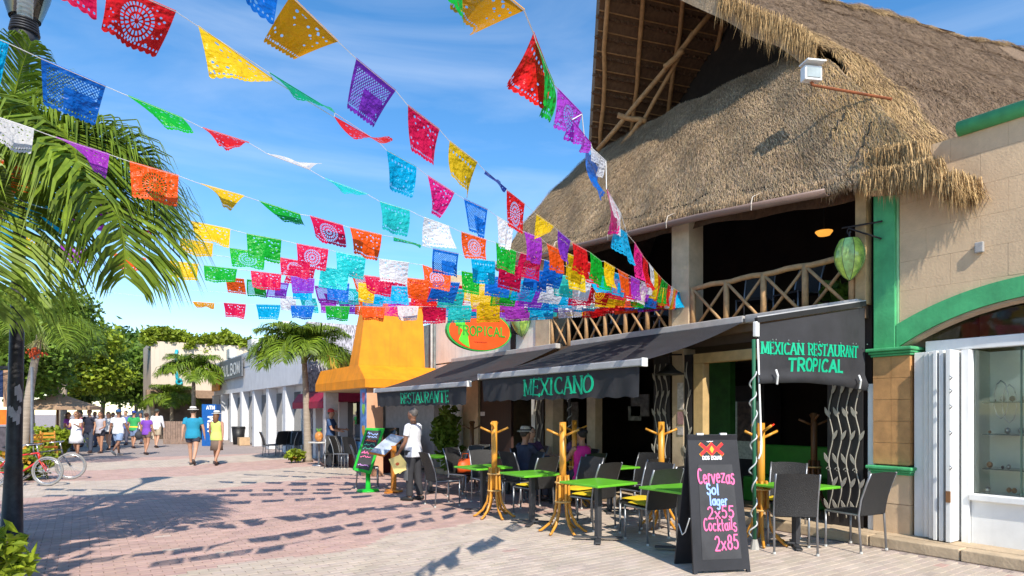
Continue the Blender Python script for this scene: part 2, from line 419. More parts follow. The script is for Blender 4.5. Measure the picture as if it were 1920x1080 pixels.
# arch band, pillar, ledges
ar = MB(); nn = 40; A0, A1 = .6, 3.82
for i in range(nn):
    ya, yb = A0+(A1-A0)*i/nn, A0+(A1-A0)*(i+1)/nn
    ar.add([(XW-.045,ya,zi(ya)),(XW-.045,yb,zi(yb)),(XW-.045,yb,zo(yb)),(XW-.045,ya,zo(ya)),(XW+.2,ya,zi(ya)),(XW+.2,yb,zi(yb)),(XW+.0,ya,zo(ya)),(XW+.0,yb,zo(yb))],
           [(0,1,2,3),(0,4,5,1),(3,2,7,6)])
ar.build('arch', GTRIM, shop)
ar2 = MB()
for i in range(nn):
    ya, yb = A0+(A1-A0)*i/nn, A0+(A1-A0)*(i+1)/nn
    ar2.add([(XW-.02,ya,zi(ya)-.004),(XW-.02,yb,zi(yb)-.004),(XW+.1,yb,zi(yb)-.05),(XW+.1,ya,zi(ya)-.05),(XW-.02,ya,zi(ya)-.03),(XW-.02,yb,zi(yb)-.03)], [(0,1,5,4),(4,5,2,3)])
ar2.build('arch_soffit', M('bare render', (.42,.30,.2), .9), shop)
c = MB(); c.box2((XW-.05,3.83,2.42),(XW+.3,4.095,4.9)); c.build('pillar', GTRIM, shop, bevel=.012)
c = MB(); c.box2((XW-.015,3.805,2.70),(XW+.05,3.829,4.86)); c.build('pillar_edge', M('pale green edge', (.30,.62,.33), .5), shop)
# pillar cladding: orange tiles above, stone below
zz = .98
for r_ in range(5):
    hgt = .27
    for s_ in range(2):
        y0 = 3.655+.218*s_; c = MB(); c.box2((XW-.06-random.uniform(0,.002), y0+.0015, zz+.0015), (XW+.2, y0+.2165, zz+hgt-.0015)); c.build('pillar_tile', OTILE, shop)
    zz += hgt+.001
zz = .12
for r_ in range(2):
    c = MB(); c.box2((XW-.06-random.uniform(0,.004), 3.658, zz+.003), (XW+.2, 4.088, zz+.367)); c.build('pillar_stone', SBLK, shop); zz += .37
for zz in (2.335, .855):
    c = MB()
    for k, (e, h0, h1) in enumerate(((.035,0,.03),(.06,.031,.062),(.095,.063,.105))): c.box2((XW-.06-e, 3.655-e*.6, zz+h0), (XW+.25, 4.09+e*.6, zz+h1))
    c.build('ledge', GTRIM, shop, bevel=.012)
c = MB(); c.box2((XW-.03,4.1,.12),(XW+.25,4.17,2.0)); c.build('white_post', WHITE, shop)
# parapet coping, a round green moulding
c = MB(); c.tube([(XW-.02, 3.15,4.92),(XW-.02,-4,4.92)], .085, 14); c.build('coping', GTRIM, shop, smooth=True)
c = MB(); c.box((XW-.03, 2.94, 3.50), (.05,.085,.12)); c.build('meter_box', M('grey box', (.38,.36,.34), .6), shop, bevel=.01)
# white shop front
c = MB(); c.box2((XW+.1,.5,2.37),(XW+.22,3.55,2.50)); c.build('lintel', WHITE, shop, bevel=.006)
c = MB(); c.box2((XW-.01,3.5,.12),(XW+.12,3.63,2.36)); c.build('door_post', WHITE, shop, bevel=.006)
for i, (yy, w_, x_) in enumerate(((3.47,.05,-.05),(3.40,.05,-.1),(3.335,.04,-.16),(3.27,.045,-.16),(3.19,.05,-.18))):
    c = MB(); c.box2((XW+x_-.02, yy-w_/2, .135),(XW+x_+.30, yy+w_/2, 2.355)); d_ = c.build('door_leaf', WHITE, shop, bevel=.005)
    if i == 4:
        for k, z_ in enumerate((2.05,1.9,1.72,1.42,1.02)):
            h = MB(); h.tube([(XW+x_-.05, yy-.03, z_),(XW+x_-.05, yy-.055, z_-.02),(XW+x_-.05,yy-.03,z_-.05)], .008, 6); h.build('hinge', STEEL, d_)
        h = MB(); h.box((XW+x_-.025, yy-.005,.66),(.02,.045,.13)); h.build('lock', M('rusty iron', (.25,.12,.05), .8), d_)
c = MB(); c.box2((XW+.02,3.06,.12),(XW+.16,3.14,2.36)); c.build('window_post', WHITE, shop, bevel=.006)
c = MB(); c.box2((XW+.06,.5,.12),(XW+.3,3.055,.62)); c.box2((XW+.0,.5,.621),(XW+.34,3.055,.69)); c.build('window_base', WHITE, shop, bevel=.006)
for (a, b_) in ((2.62,3.055),(1.9,2.6),(.9,1.88)):
    c = MB(); c.box2((XW+.16,a,.70),(XW+.168,b_,2.36)); c.build('window_pane', glass('shop glass', (.97,1,.98), alpha=.0), shop)
c = MB(); c.box2((XW+.15,2.605,.70),(XW+.175,2.617,2.36)); c.build('glazing_bar', M('green glass edge', (.05,.09,.07), .2), shop)
c = MB(); nn = 20
for i in range(nn):
    ya, yb = .65+(3.5-.65)*i/nn, .65+(3.5-.65)*(i+1)/nn
    c.add([(XW+.17,ya,2.51),(XW+.17,yb,2.51),(XW+.17,yb,max(2.52,zi(yb)-.03)),(XW+.17,ya,max(2.52,zi(ya)-.03))], [(0,1,2,3)])
c.build('fanlight', glass('fanlight glass', (.75,.82,.75), .0), shop)
# display inside
c = MB(); c.box2((XW+.62,.5,.12),(XW+.67,3.2,2.36)); c.build('display_back', M('pale display wall', (.82,.82,.68), .7, .05), shop)
c = MB(); c.box2((XW+.2,3.06,.69),(XW+.61,3.1,2.36)); c.build('display_side', M('pale display wall', (.62,.62,.46)), shop)
SHG = M('glass shelf edge', (.07,.12,.10), .1)
for z_ in (1.74,1.37,.97):
    c = MB(); c.box2((XW+.22,1.0,z_),(XW+.6,3.0,z_+.012)); c.build('shelf', SHG, shop)
trink = M('silver trinkets', (.55,.55,.5), .3, .3, metal=.6); amber = M('amber trinkets', (.4,.2,.06), .4, .3)
for z_ in (1.752,1.382,.982,.695):
    Y = 2.96
    while Y > 2.2:
        s_ = random.uniform(.015,.04); t_ = thing('trinket', 'small jewellery pieces standing on the shop window shelves', 'trinket', (XW+random.uniform(.26,.5), Y, z_), 0, 'jewellery on the glass shelves')
        c = MB(); c.ell((0,0,s_), (s_,s_*.8,s_), 7, 5); c.build('body', random.choice([trink,trink,amber,BLACK]), t_, world=False, smooth=True); Y -= random.uniform(.06,.14)
for k in range(2):
    nb = MB(); pts = [V((XW+.35, 2.86-k*.08, 2.0-k*.05))+V((0, .07*math.sin(a), -.22+.22*math.cos(a))) for a in [i*.63 for i in range(11)]]
    nb.tube(pts, .007, 6); tag(nb.build('necklace', trink, None, True, loc=V((XW+.35,2.86-k*.08,1.75))), 'loop necklace hanging beside the shop window post', 'necklace', 'necklaces in the shop window')

# ------------------------------------------------------------------ restaurant body
RX = 8.4
rest = thing('restaurant_building', 'two storey open restaurant with cream columns and log balcony', 'building', (RX+1.5, 9, 0))
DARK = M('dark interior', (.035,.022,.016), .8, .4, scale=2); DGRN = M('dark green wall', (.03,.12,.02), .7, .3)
def rbox(a, b, name, mat, bevel=0, par=None):
    c = MB(); c.box2(a, b); return c.build(name, mat, par or rest, bevel=bevel)
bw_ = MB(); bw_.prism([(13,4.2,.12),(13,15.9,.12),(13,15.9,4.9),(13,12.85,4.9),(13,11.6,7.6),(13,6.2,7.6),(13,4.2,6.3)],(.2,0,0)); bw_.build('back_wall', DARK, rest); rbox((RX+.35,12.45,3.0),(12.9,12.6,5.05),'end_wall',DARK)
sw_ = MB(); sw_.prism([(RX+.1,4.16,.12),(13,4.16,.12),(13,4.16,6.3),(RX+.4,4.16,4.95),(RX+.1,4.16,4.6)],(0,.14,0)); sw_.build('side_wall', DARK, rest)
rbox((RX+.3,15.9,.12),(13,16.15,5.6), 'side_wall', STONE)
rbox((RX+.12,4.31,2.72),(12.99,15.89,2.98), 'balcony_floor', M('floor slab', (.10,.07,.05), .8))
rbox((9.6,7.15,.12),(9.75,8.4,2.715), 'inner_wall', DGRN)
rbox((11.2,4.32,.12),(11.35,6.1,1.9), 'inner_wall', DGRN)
rbox((RX-.06,4.2,2.86),(RX+.115,15.4,3.02), 'edge_beam', M('edge beam timber', (.16,.10,.06), .8))
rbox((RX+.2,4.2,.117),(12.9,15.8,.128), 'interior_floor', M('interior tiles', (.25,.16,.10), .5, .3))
# columns
for (y0, y1, x0, x1) in ((7.03,7.40,RX-.05,RX+.32),(10.8,11.32,RX-.05,RX+.4)):
    rbox((x0,y0,3.03),(x1,y1,5.2), 'column', STONE, .01)
rbox((RX-.05,4.16,3.03),(RX+.1,4.3,4.7), 'post', M('weathered post', (.45,.30,.14), .8, .25), .01)
# ground-floor piers and frames, positions read along the front
WOODF = M('ochre door frame', (.55,.38,.17), .7, .18, dirt=.25)
def pier(px0, px1, name, mat, x0=RX-.02, dx=.3, z1=2.71): return rbox((x0, YX(px1, x0), .12), (x0+dx, YX(px0, x0), z1), name, mat, .008)
pier(1300,1318,'door_frame', WOODF, dx=.16, z1=2.44)
rbox((RX-.02, 4.72, 2.441), (RX+.14, YX(1300, RX-.02), 2.60), 'door_head', WOODF, .008)
pier(1260,1282,'pier', STONE)
pier(1100,1116,'pier', STONE, x0=RX+.4, dx=.2); pier(1022,1036,'pier', STONE); pier(996,1004,'pier', WHITE, dx=.1)
pier(868,896,'pier', STONE)
rbox((RX+.05, YX(955,RX), .12), (RX+.12, YX(897,RX), 2.7), 'door', M('dark plank door', (.05,.025,.02), .6, .3, stretch=(1,6,.3)))
WW = M('old white render', (.80,.75,.66), .85, .07, scale=3, bump=.3, dirt=.25, streak=.25)
rbox((RX-.01, 11.33, 3.03), (RX+.3, 16.15, 4.9), 'upper_wall', WW)
rbox((RX-.01, YX(866,RX), .12), (RX+.3, 16.15, 2.99), 'wall', WW)
rbox((RX-.03, YX(966,RX-.03), 3.03), (RX-.012, YX(957,RX-.03), 3.9), 'dark_wall_strip', DARK)  # thin flat dark strip set on the upper wall face
dp = MB(); yq = YX(809,RX-.06); dp.tube([(RX-.06,yq,.1),(RX-.06,yq,4.9)], .035, 8); dp.build('downpipe', M('grey pipe', (.40,.38,.36), .6), rest, smooth=True)
TEAL = M('faded teal paint', (.16,.28,.27), .7, .35, dirt=.5)
rbox((RX-.025, YX(806,RX), .3), (RX-.012, YX(793,RX), 2.9), 'teal_panel', TEAL)
# posters, pictures and notices
for (px0, px1, py0, py1, col) in ((1270,1281,718,768,(.6,.55,.5)),(1270,1281,772,796,(.35,.2,.2)),(1270,1281,800,816,(.5,.45,.42))):
    a = P(px0,py0,X=RX-.03); b = P(px1,py1,X=RX-.03); c = MB(); c.box2((RX-.03,b.y,b.z),(RX-.022,a.y,a.z)); c.build('notice', M('notice %d' % py0, col, .6, .35, scale=18), rest)
a = P(905,776,X=RX+.04); c = MB(); c.box((RX+.04,a.y,a.z),(.01,.2,.1)); c.build('notice', M('white notice', (.7,.7,.72), .6), rest)
# balcony railing: log posts, rails and crossed poles
POLE2 = M('round pole wood', (.46,.27,.12), .65, .28, scale=9, bump=.35)
def rail_bay(y0, y1, n, ztop=3.69):
    h = (y1-y0)/n
    for i in range(n+1):
        yy = y0+h*i; c = MB(); c.tube([(RX,yy,2.98),(RX,yy,ztop+.02)], .045, 9); c.build('rail_post', POLE2, rest, smooth=True)
    c = MB(); k = 14; c.tube([(RX+.002*math.sin(i*2), y0+(y1-y0)*i/k, ztop+.012*math.sin(i*1.7)) for i in range(k+1)], .042, 9); c.build('top_rail', POLE2, rest, smooth=True)
    for i in range(n):
        a, b = y0+h*i+.05, y0+h*(i+1)-.05
        c = MB(); c.tube([(RX-.02,a,3.05),(RX-.02,b,ztop-.05)], .024, 7); c.build('cross_pole', POLE2, rest, smooth=True)
        c = MB(); c.tube([(RX+.025,a,ztop-.05),(RX+.025,b,3.05)], .024, 7); c.build('cross_pole', POLE2, rest, smooth=True)
rail_bay(4.36, 6.98, 4); rail_bay(7.45, 10.76, 6)
# wrought gates with leaf scrolls
IRON = M('dark iron', (.025,.022,.022), .5, .3); LEAF = M('pale painted leaf', (.36,.33,.27), .5, .25)
def leaf_mesh():
    c = MB(); pts = [(0,0),(.022,.05),(.026,.09),(.012,.135),(0,.16),(-.012,.13),(-.02,.08),(-.015,.04)]
    c.prism([(0,p[0],p[1]) for p in pts], (.008,0,0)); return c.mesh('leaf', LEAF)
LM = leaf_mesh()
def gate(y0, y1, z1, n, x=RX-.05, lab=''):
    t = thing('scroll_gate', lab, 'gate', (x, (y0+y1)/2, .12), 0)
    yc = (y0+y1)/2
    c = MB(); c.box2((.02, y0-yc, 0),(.035, y1-yc, z1-.12)); c.build('backing_sheet', IRON, t, world=False)
    for i in range(n):
        yy = (i+.5)/n*(y1-y0)-(y1-y0)/2; z = .12
        st = MB(); pts = []
        while z < z1-.2: pts.append((0, yy+.028*math.sin(z*9.2), z)); z += .04
        st.tube(pts, .008, 6); st.build('stem', LEAF, t, world=False, smooth=True)
        z = .2; k = 0
        while z < z1-.4:
            inst(LM, 'leaf', t, (-.008, yy+.028*math.sin(z*9.2), z), (R(24) if k % 2 else R(-24),0,0)); z += .31; k += 1
        for z0 in (.75, 1.5):
            cu = MB()
            cu.tube([(0, yy+.03+.032*math.cos(a)*(1-a/9), z0+.032*math.sin(a)*(1-a/9)) for a in [q*.5 for q in range(12)]], .007, 5)
            cu.build('curl', LEAF, t, world=False)
    return t
gate(4.21, 4.68, 2.5, 4, lab='dark folded iron gate with pale leaf scrolls under the side curtain'); gate(YX(1258,RX), YX(1228,RX), 2.6, 3, lab='dark folded iron gate with leaf scrolls behind the pendant lamp'); gate(YX(1299,RX)+.0, YX(1284,RX), 2.6, 1, x=RX-.03, lab='narrow folded iron gate beside the ochre door frame'); gate(YX(1021,RX), YX(1005,RX), 2.5, 2, lab='folded iron leaf gate beside the slim white pier near the plank door')
# inside: counter, bar light, shelves, pictures, fridge, bench
NEON = M('neon orange', (1,.16,.03), .5, 0, emit=3.5)
t = thing('neon_sign', 'glowing orange and red bar sign inside the dark entrance', 'neon sign', P(1437,790,X=12.3))
n_ = MB(); b0 = wloc(t)
for (x0, x1, y0, y1) in ((1420,1447,766,774),):
    for i in range(7): 
        q = P(x0+i*4, 770, X=12.3); n_.tube([q, q+V((0,.0,.09)), q+V((0,-.04,.09)), q+V((0,-.04,0))], .012, 5)
n_.build('tube', NEON, t)
n_ = MB()
for i in range(16):
    q = P(random.uniform(1424,1446), random.uniform(790,812), X=12.3); n_.tube([q, q+V((0,random.uniform(-.1,.1),random.uniform(.02,.1)))], .012, 5)
n_.build('flame', M('neon red', (1,.05,.02), .5, 0, emit=2.0), t)
fr = P(1402,840,X=12.0); t = thing('drinks_fridge', 'dim lit drinks fridge at the back of the restaurant entrance', 'fridge', (12.0,fr.y,.128))
c = MB(); c.box2((-.0,-.4,0),(.6,.4,2.1)); c.build('cabinet', M('fridge cabinet', (.07,.06,.06), .5), t, world=False)
c = MB(); c.box2((-.02,-.34,.5),(-.004,.34,1.75)); c.build('door', M('fridge glow', (.25,.32,.30), .3, .5, scale=14, emit=.12), t, world=False)
t = thing('bench', 'dark green bench seat inside the restaurant entrance', 'bench', (9.7, 5.9, .128))
c = MB(); c.box2((-.3,-.85,0),(.3,.85,.42)); c.build('seat', M('green vinyl', (.03,.22,.02), .5, .2), t, world=False, bevel=.03)
c = MB(); c.box2((.22,-.85,.421),(.34,.85,.95)); c.build('backrest', M('green vinyl', (.03,.22,.02)), t, world=False, bevel=.03)
for (px, py, w_, h_, col) in ((1200,760,.5,.45,(.15,.14,.13)),(1190,775,.35,.3,(.2,.2,.17)),(1395,790,.3,.8,(.18,.12,.1)),(1075,782,.35,.7,(.22,.2,.17))):
    a = P(px,py,X=9.55 if px < 1300 else 11.15); t = tag(MB().box((0,0,0),(.03,w_,h_)).build('picture', M('dim picture %d' % px, col, .5, .6, scale=9), None, loc=None), {1200:'square dark picture high on the inner wall by the scroll gate',1190:'small pale picture low on the inner wall by the scroll gate',1395:'tall dim poster inside the restaurant entrance',1075:'tall pale poster behind the seated diners'}[px], 'picture', 'pictures on the inner walls'); t.location = a
# plants indoors on balcony and hanging lamps
def lamp(px, py, X, label, col, emit):
    a = P(px, py, X=X); t = thing('ceiling_lamp', label, 'lamp', a)
    c = MB(); rings = [[V((r_*math.cos(k*.524), r_*math.sin(k*.524), h_)) for k in range(12)] for (r_, h_) in ((.02,-.06),(.09,-.045),(.125,0),(.13,.02))]
    c.loft(rings); c.build('shade', M('lamp bowl', col, .4, .05, emit=emit), t, world=False, smooth=True)
    c = MB(); c.tube([(0,0,.02),(0,0,.9)], .008, 5); c.build('cord', BLACK, t, world=False)
lamp(1545,436,9.8,'small amber bowl lamp lit in the dark upper floor',(1,.42,.06),.8)
a = P(1255,697,X=RX-.35); t = thing('pendant_lamp','dark metal pendant lamp with flared shade at restaurant front','lamp',a)
c = MB(); c.loft([[V((r_*math.cos(k*.393), r_*math.sin(k*.393), h_)) for k in range(16)] for (r_,h_) in ((.24,-.05),(.235,-.03),(.12,.03),(.06,.1),(.03,.13))]); c.build('shade', M('bronze shade', (.06,.055,.05), .45, .2, metal=.5), t, world=False, smooth=True)
c = MB(); c.tube([(0,0,.13),(0,0,.28),(.3,0,.3)], .015, 6); c.build('arm', IRON, t, world=False)
# pod lanterns
def pod(px, py, X, hpx, label, bracket):
    a = P(px, py, X=X); d_ = a.x*SN+a.y*CS; h = hpx/F*d_
    t = thing('pod_lantern', label, 'lantern', a)
    PODG = M('green glass pod', (.10,.34,.08), .12, .5, scale=7, spec=.8, col2=(.45,.62,.10)); PODY = M('olive glass pod', (.35,.42,.10), .15, .5, scale=6, col2=(.3,.55,.2))
    for s_ in range(8):
        c = MB(); rings = []
        for i in range(11):
            f = i/10; rr = h*.34*(math.sin(math.pi*min(1,f*.82+.18))**.75)*(1 if f < 1 else 0)+.002; zz = h*(.5-f)
            rings.append([V((rr*math.cos(a_), rr*math.sin(a_), zz)) for a_ in [2*math.pi*(s_+q/4)/8 for q in range(5)]])
        c.loft(rings, False, False); c.build('glass_panel', PODG if s_ % 2 else PODY, t, world=False, smooth=True)
    c = MB()
    for s_ in range(8):
        a_ = 2*math.pi*s_/8; c.tube([(h*.342*(math.sin(math.pi*min(1,i/10*.82+.18))**.75)*math.cos(a_), h*.342*(math.sin(math.pi*min(1,i/10*.82+.18))**.75)*math.sin(a_), h*(.5-i/10)) for i in range(10)]+[(0,0,-h*.5)], .004, 4)
    c.tube([(0,0,h*.5),(0,0,h*.5+.1)], .012, 6); c.build('frame', IRON, t, world=False)
    if bracket:
        c = MB(); q = [(0,.04*math.sin(i*.8)*(1-i/9), h*.5+.1+.05*math.cos(i*.8)*(1-i/9)) for i in range(8)]; c.tube(q, .008, 5)
        c.tube([(0,.1,h*.5+.17),(.12,-.35,h*.5+.17)], .012, 6); c.tube([(0,0,h*.5+.14),(.12,-.34,h*.5-.05)], .012, 6); c.build('bracket', IRON, t, world=False)
pod(1593,488,8.25,78,'green glass seed pod lantern hanging beside the green pillar',True)
pod(978,600,8.3,64,'yellow green glass pod lantern beside the oval sign',True)
# ------------------------------------------------------------------ thatched roof
def thatch_mat(name, col, col2):
    m = bpy.data.materials.new(name); m.use_nodes = True; t = m.node_tree; b = t.nodes['Principled BSDF']; N = t.nodes.new; L = t.links.new
    co = N('ShaderNodeTexCoord'); n1 = N('ShaderNodeTexNoise'); n1.inputs['Scale'].default_value = 1.4; n1.inputs['Detail'].default_value = 10; n1.inputs['Roughness'].default_value = .7; L(co.outputs['Object'], n1.inputs['Vector'])
    n2 = N('ShaderNodeTexNoise'); n2.inputs['Scale'].default_value = 38; n2.inputs['Detail'].default_value = 6; L(co.outputs['Object'], n2.inputs['Vector'])
    ad = N('ShaderNodeMath'); ad.operation = 'ADD'; L(n1.outputs[0], ad.inputs[0]); L(n2.outputs[0], ad.inputs[1])
    mr = N('ShaderNodeMapRange'); mr.inputs['From Min'].default_value = .7; mr.inputs['From Max'].default_value = 1.3; L(ad.outputs[0], mr.inputs[0])
    at = N('ShaderNodeAttribute'); at.attribute_name = 'shade'
    mi = N('ShaderNodeMix'); mi.data_type = 'RGBA'; mi.inputs['A'].default_value = c3(col); mi.inputs['B'].default_value = c3(col2); L(mr.outputs[0], mi.inputs['Factor'])
    mm = N('ShaderNodeMix'); mm.data_type = 'RGBA'; mm.blend_type = 'MULTIPLY'; mm.inputs['Factor'].default_value = 1; L(mi.outputs['Result'], mm.inputs['A']); L(at.outputs['Color'], mm.inputs['B'])
    L(mm.outputs['Result'], b.inputs['Base Color']); b.inputs['Roughness'].default_value = .9; b.inputs['Specular IOR Level'].default_value = .15
    bp = N('ShaderNodeBump'); bp.inputs['Strength'].default_value = .6; bp.inputs['Distance'].default_value = .02; L(n2.outputs[0], bp.inputs['Height']); L(bp.outputs[0], b.inputs['Normal'])
    return m
TH1 = thatch_mat('sun bleached thatch', (.27,.185,.11), (.52,.395,.26))
TH2 = thatch_mat('brown thatch', (.12,.082,.056), (.27,.19,.125))
TH3 = thatch_mat('golden straw', (.30,.19,.09), (.58,.41,.21))
roof = thing('thatched_roof', 'steep palm thatched roof with open gable over the restaurant', 'roof', (10, 8.5, 3.0))
def white_attr(me):
    at = me.attributes.new('shade', 'FLOAT_COLOR', 'FACE'); at.data.foreach_set('color', [1.0]*4*len(me.polygons))
APX = V((8.05,8.78,10.42)); UD = V((.961,-.2755,0)); ND = V((.2755,.961,0))
def wob(p, a=.05): return .6*a*math.sin(p.x*2.1+p.y*1.3)+.4*a*math.sin(p.y*4.7+p.z*3.1)+.3*a*math.sin(p.x*7.3-p.y*6.1)
# skirt: eave polyline and top polyline
EAV = [(12.75,5.12,8.25),(9.6,5.0,8.16),(6.6,4.83,8.16),(4.6,4.62,8.12),(3.9,4.5,8.05),(3.2,4.38,8.0)]
TOP = [(11.4,7.75,10.0),(9.6,7.8,10.0),(8.0,7.8,10.0),(6.9,7.8,10.0),(6.1,7.6,9.85),(5.4,7.12,9.62)]
def poly_at(pl, f):
    k = f*(len(pl)-1); i = min(int(k), len(pl)-2); t = k-i
    a, b = pl[i], pl[i+1]; return V((a[2]+(b[2]-a[2])*t, a[0]+(b[0]-a[0])*t, a[1]+(b[1]-a[1])*t))
def skirt(f, g):
    a, b = poly_at(EAV, f), poly_at(TOP, f); p = a.lerp(b, g)
    bulge = .16*math.sin(math.pi*g)
    if f > .6: bulge += .12*math.sin(math.pi*g)*(f-.6)
    p += V((-.8,0,.5))*bulge; p += V((-.85,0,.5))*wob(p)
    return p
def rslope(u, r): return APX+UD*u-ND*r+V((0,0,-1.152*r))
RB = (V((9.55,5.4,7.2))-APX); RBu, RBr = RB.dot(UD), -RB.dot(ND)
CN = (V((8.02,3.15,4.40))-APX); CNu, CNr = CN.dot(UD), -CN.dot(ND)
def rs(f, g):
    r = g*CNr
    u0 = RBu*r/RBr if r < RBr else RBu+(CNu-RBu)*(r-RBr)/(CNr-RBr)
    u = u0+(13-u0)*f; p = rslope(u, r); p += V((-.2,-.6,.7))*(wob(p,.06)+.1*math.sin(math.pi*g)); return p
def lslope(u, r): return APX+UD*u+ND*r+V((0,0,-.859*r))
LB = (V((10.0,11.35,7.7))-APX); LBu, LBr = LB.dot(UD), LB.dot(ND)
def ls(f, g, lift=0):
    r = g*LBr*1.0; u0 = LBu*r/LBr; u = u0+(9-u0)*f; p = lslope(u, r)+V((0,.3,.95))*lift*min(1,g*5)
    return p
def part(mb, name, mat, smooth=False):
    o = mb.build(name, mat, roof, smooth); white_attr(o.data); return o
c = MB(); c.grid(skirt, 90, 30); part(c, 'front_thatch', TH1, True)
c = MB(); c.grid(rs, 90, 40); part(c, 'side_thatch', TH2, True)
c = MB(); c.grid(lambda f, g: ls(f, g, .24), 20, 12); part(c, 'rear_thatch', TH2)
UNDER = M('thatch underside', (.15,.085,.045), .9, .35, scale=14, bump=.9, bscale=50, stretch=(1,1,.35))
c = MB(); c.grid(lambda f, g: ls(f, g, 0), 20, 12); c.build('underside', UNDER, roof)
# closing edges of the rear slope
c = MB(); c.grid(lambda f, g: ls(0, f, g*.24), 14, 1); c.grid(lambda f, g: ls(f, 1, g*.24), 14, 1); part(c, 'thatch_edge', TH2)
# thick edge of the side slope along the gable
c = MB(); c.grid(lambda f, g: rs(0, f*.5)+V((.0,.22,-.2))*g, 20, 1); part(c, 'thatch_edge', TH1)
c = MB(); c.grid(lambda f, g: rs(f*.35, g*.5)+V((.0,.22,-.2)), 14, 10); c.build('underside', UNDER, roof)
# battens and rafters under the rear slope
for g_ in [i/11 for i in range(1, 12)]:
    c = MB(); c.tube([ls(f, g_, -.035)+V((0,0,random.uniform(-.01,.01))) for f in (0,.12,.25,.4,.55)], .014, 5); c.build('batten', POLE, roof)
for g_ in [(i+.35)/11 for i in range(1, 11)]:
    c = MB()
    for k in range(34):
        p = ls(.55*k/34, g_, -.012); c.box(p+V((0,0,-.01)), (.12,.06,.05), Matrix.Rotation(R(random.uniform(-25,25)),3,'X'))
    c.build('thatch_course', UNDER, roof)
def raft(f0, f1, r_=.05):
    c = MB(); n = 7; c.tube([ls(f0+(f1-f0)*i/n, i/n, -.09)+V((.02*math.sin(i*1.7+f0*20),.02*math.cos(i*2.1),0)) for i in range(n+1)], [r_]*(n+1), 8); c.build('rafter', POLE, roof, smooth=True)
for f0, f1 in ((.012,.03),(.10,.13),(.20,.24),(.31,.36)): raft(f0, f1)
def pole(p0, p1, r_, d0, d1):
    a, b = P(*p0, d=d0), P(*p1, d=d1); c = MB(); n = 6
    c.tube([a.lerp(b, i/n)+V((.015*math.sin(i*2),.0,.015*math.cos(i*1.3))) for i in range(n+1)], r_, 8); c.build('brace_pole', POLE, roof, smooth=True)
pole((1120,283),(1345,12),.05,13.9,12.3); pole((1195,245),(1300,60),.042,13.6,12.6); pole((1158,217),(1212,228),.055,13.5,13.4); pole((1150,290),(1205,225),.05,13.8,13.4); pole((1245,128),(1282,95),.06,12.9,12.7)
# dark gable wall and the loft floor behind the skirt
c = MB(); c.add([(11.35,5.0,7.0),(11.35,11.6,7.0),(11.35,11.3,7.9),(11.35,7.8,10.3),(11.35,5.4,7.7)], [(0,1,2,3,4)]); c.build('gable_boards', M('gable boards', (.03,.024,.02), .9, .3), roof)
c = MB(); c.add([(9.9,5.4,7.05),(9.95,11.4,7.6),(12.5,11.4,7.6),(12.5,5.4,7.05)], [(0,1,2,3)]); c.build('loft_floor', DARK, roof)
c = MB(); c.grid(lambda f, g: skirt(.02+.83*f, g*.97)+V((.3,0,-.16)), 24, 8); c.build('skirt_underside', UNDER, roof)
c = MB(); c.add([(8.3,12.7,5.05),(10,11.4,7.7),(13,11.4,7.7),(13,12.8,5.05)], [(0,1,2,3)]); part(c, 'end_thatch', TH2)
# straw: thin blades lying down the slopes, joined (uncountable)
def straw(fn, n, L_, wd, mat, name, region=lambda f,g: True, lift=.05, hang=0.0, fdir=1, parent=None, flatten=False):
    mb = MB(); sh = []; k = 0
    while k < n:
        f, g = random.random(), random.random()
        if not region(f, g): continue
        p = fn(f, g); e = 1e-3
        dn = (fn(f, max(0, min(1, g+fdir*e)))-fn(f, max(0, min(1, g-fdir*e))))
        if dn.length < 1e-9: continue
        dn.normalize(); ac = (fn(min(1, f+e), g)-fn(max(0, f-e), g)).normalized(); nn = dn.cross(ac).normalized()
        if nn.z < 0: nn = -nn
        d = (dn+ac*random.gauss(0,.28)+nn*random.gauss(lift, .05)+V((0,0,-hang*random.random()))).normalized()
        l = L_*random.uniform(.5,1.3); w = wd*random.uniform(.6,1.4); s_ = d.cross(nn).normalized()*w
        q = p+nn*random.uniform(.0,.03); t_ = q+d*l+V((0,0,-.25*hang*l))
        m_ = q+d*l*.5+nn*.012
        mb.add([q-s_, q+s_, m_+s_*.8, m_-s_*.8, t_], [(0,1,2,3),(3,2,4)])
        v_ = random.uniform(.5,1.35); sh += [(v_, v_*random.uniform(.93,1), v_*random.uniform(.82,1), 1)]*2; k += 1
    o = mb.build(name, mat, roof); at = o.data.attributes.new('shade', 'FLOAT_COLOR', 'FACE'); at.data.foreach_set('color', [c_ for s in sh for c_ in s]); o['kind'] = 'stuff'; return o
straw(skirt, 70000, .16, .0045, TH1, 'straw', fdir=-1)
straw(rs, 60000, .15, .005, TH2, 'straw', region=lambda f,g: f < .75)
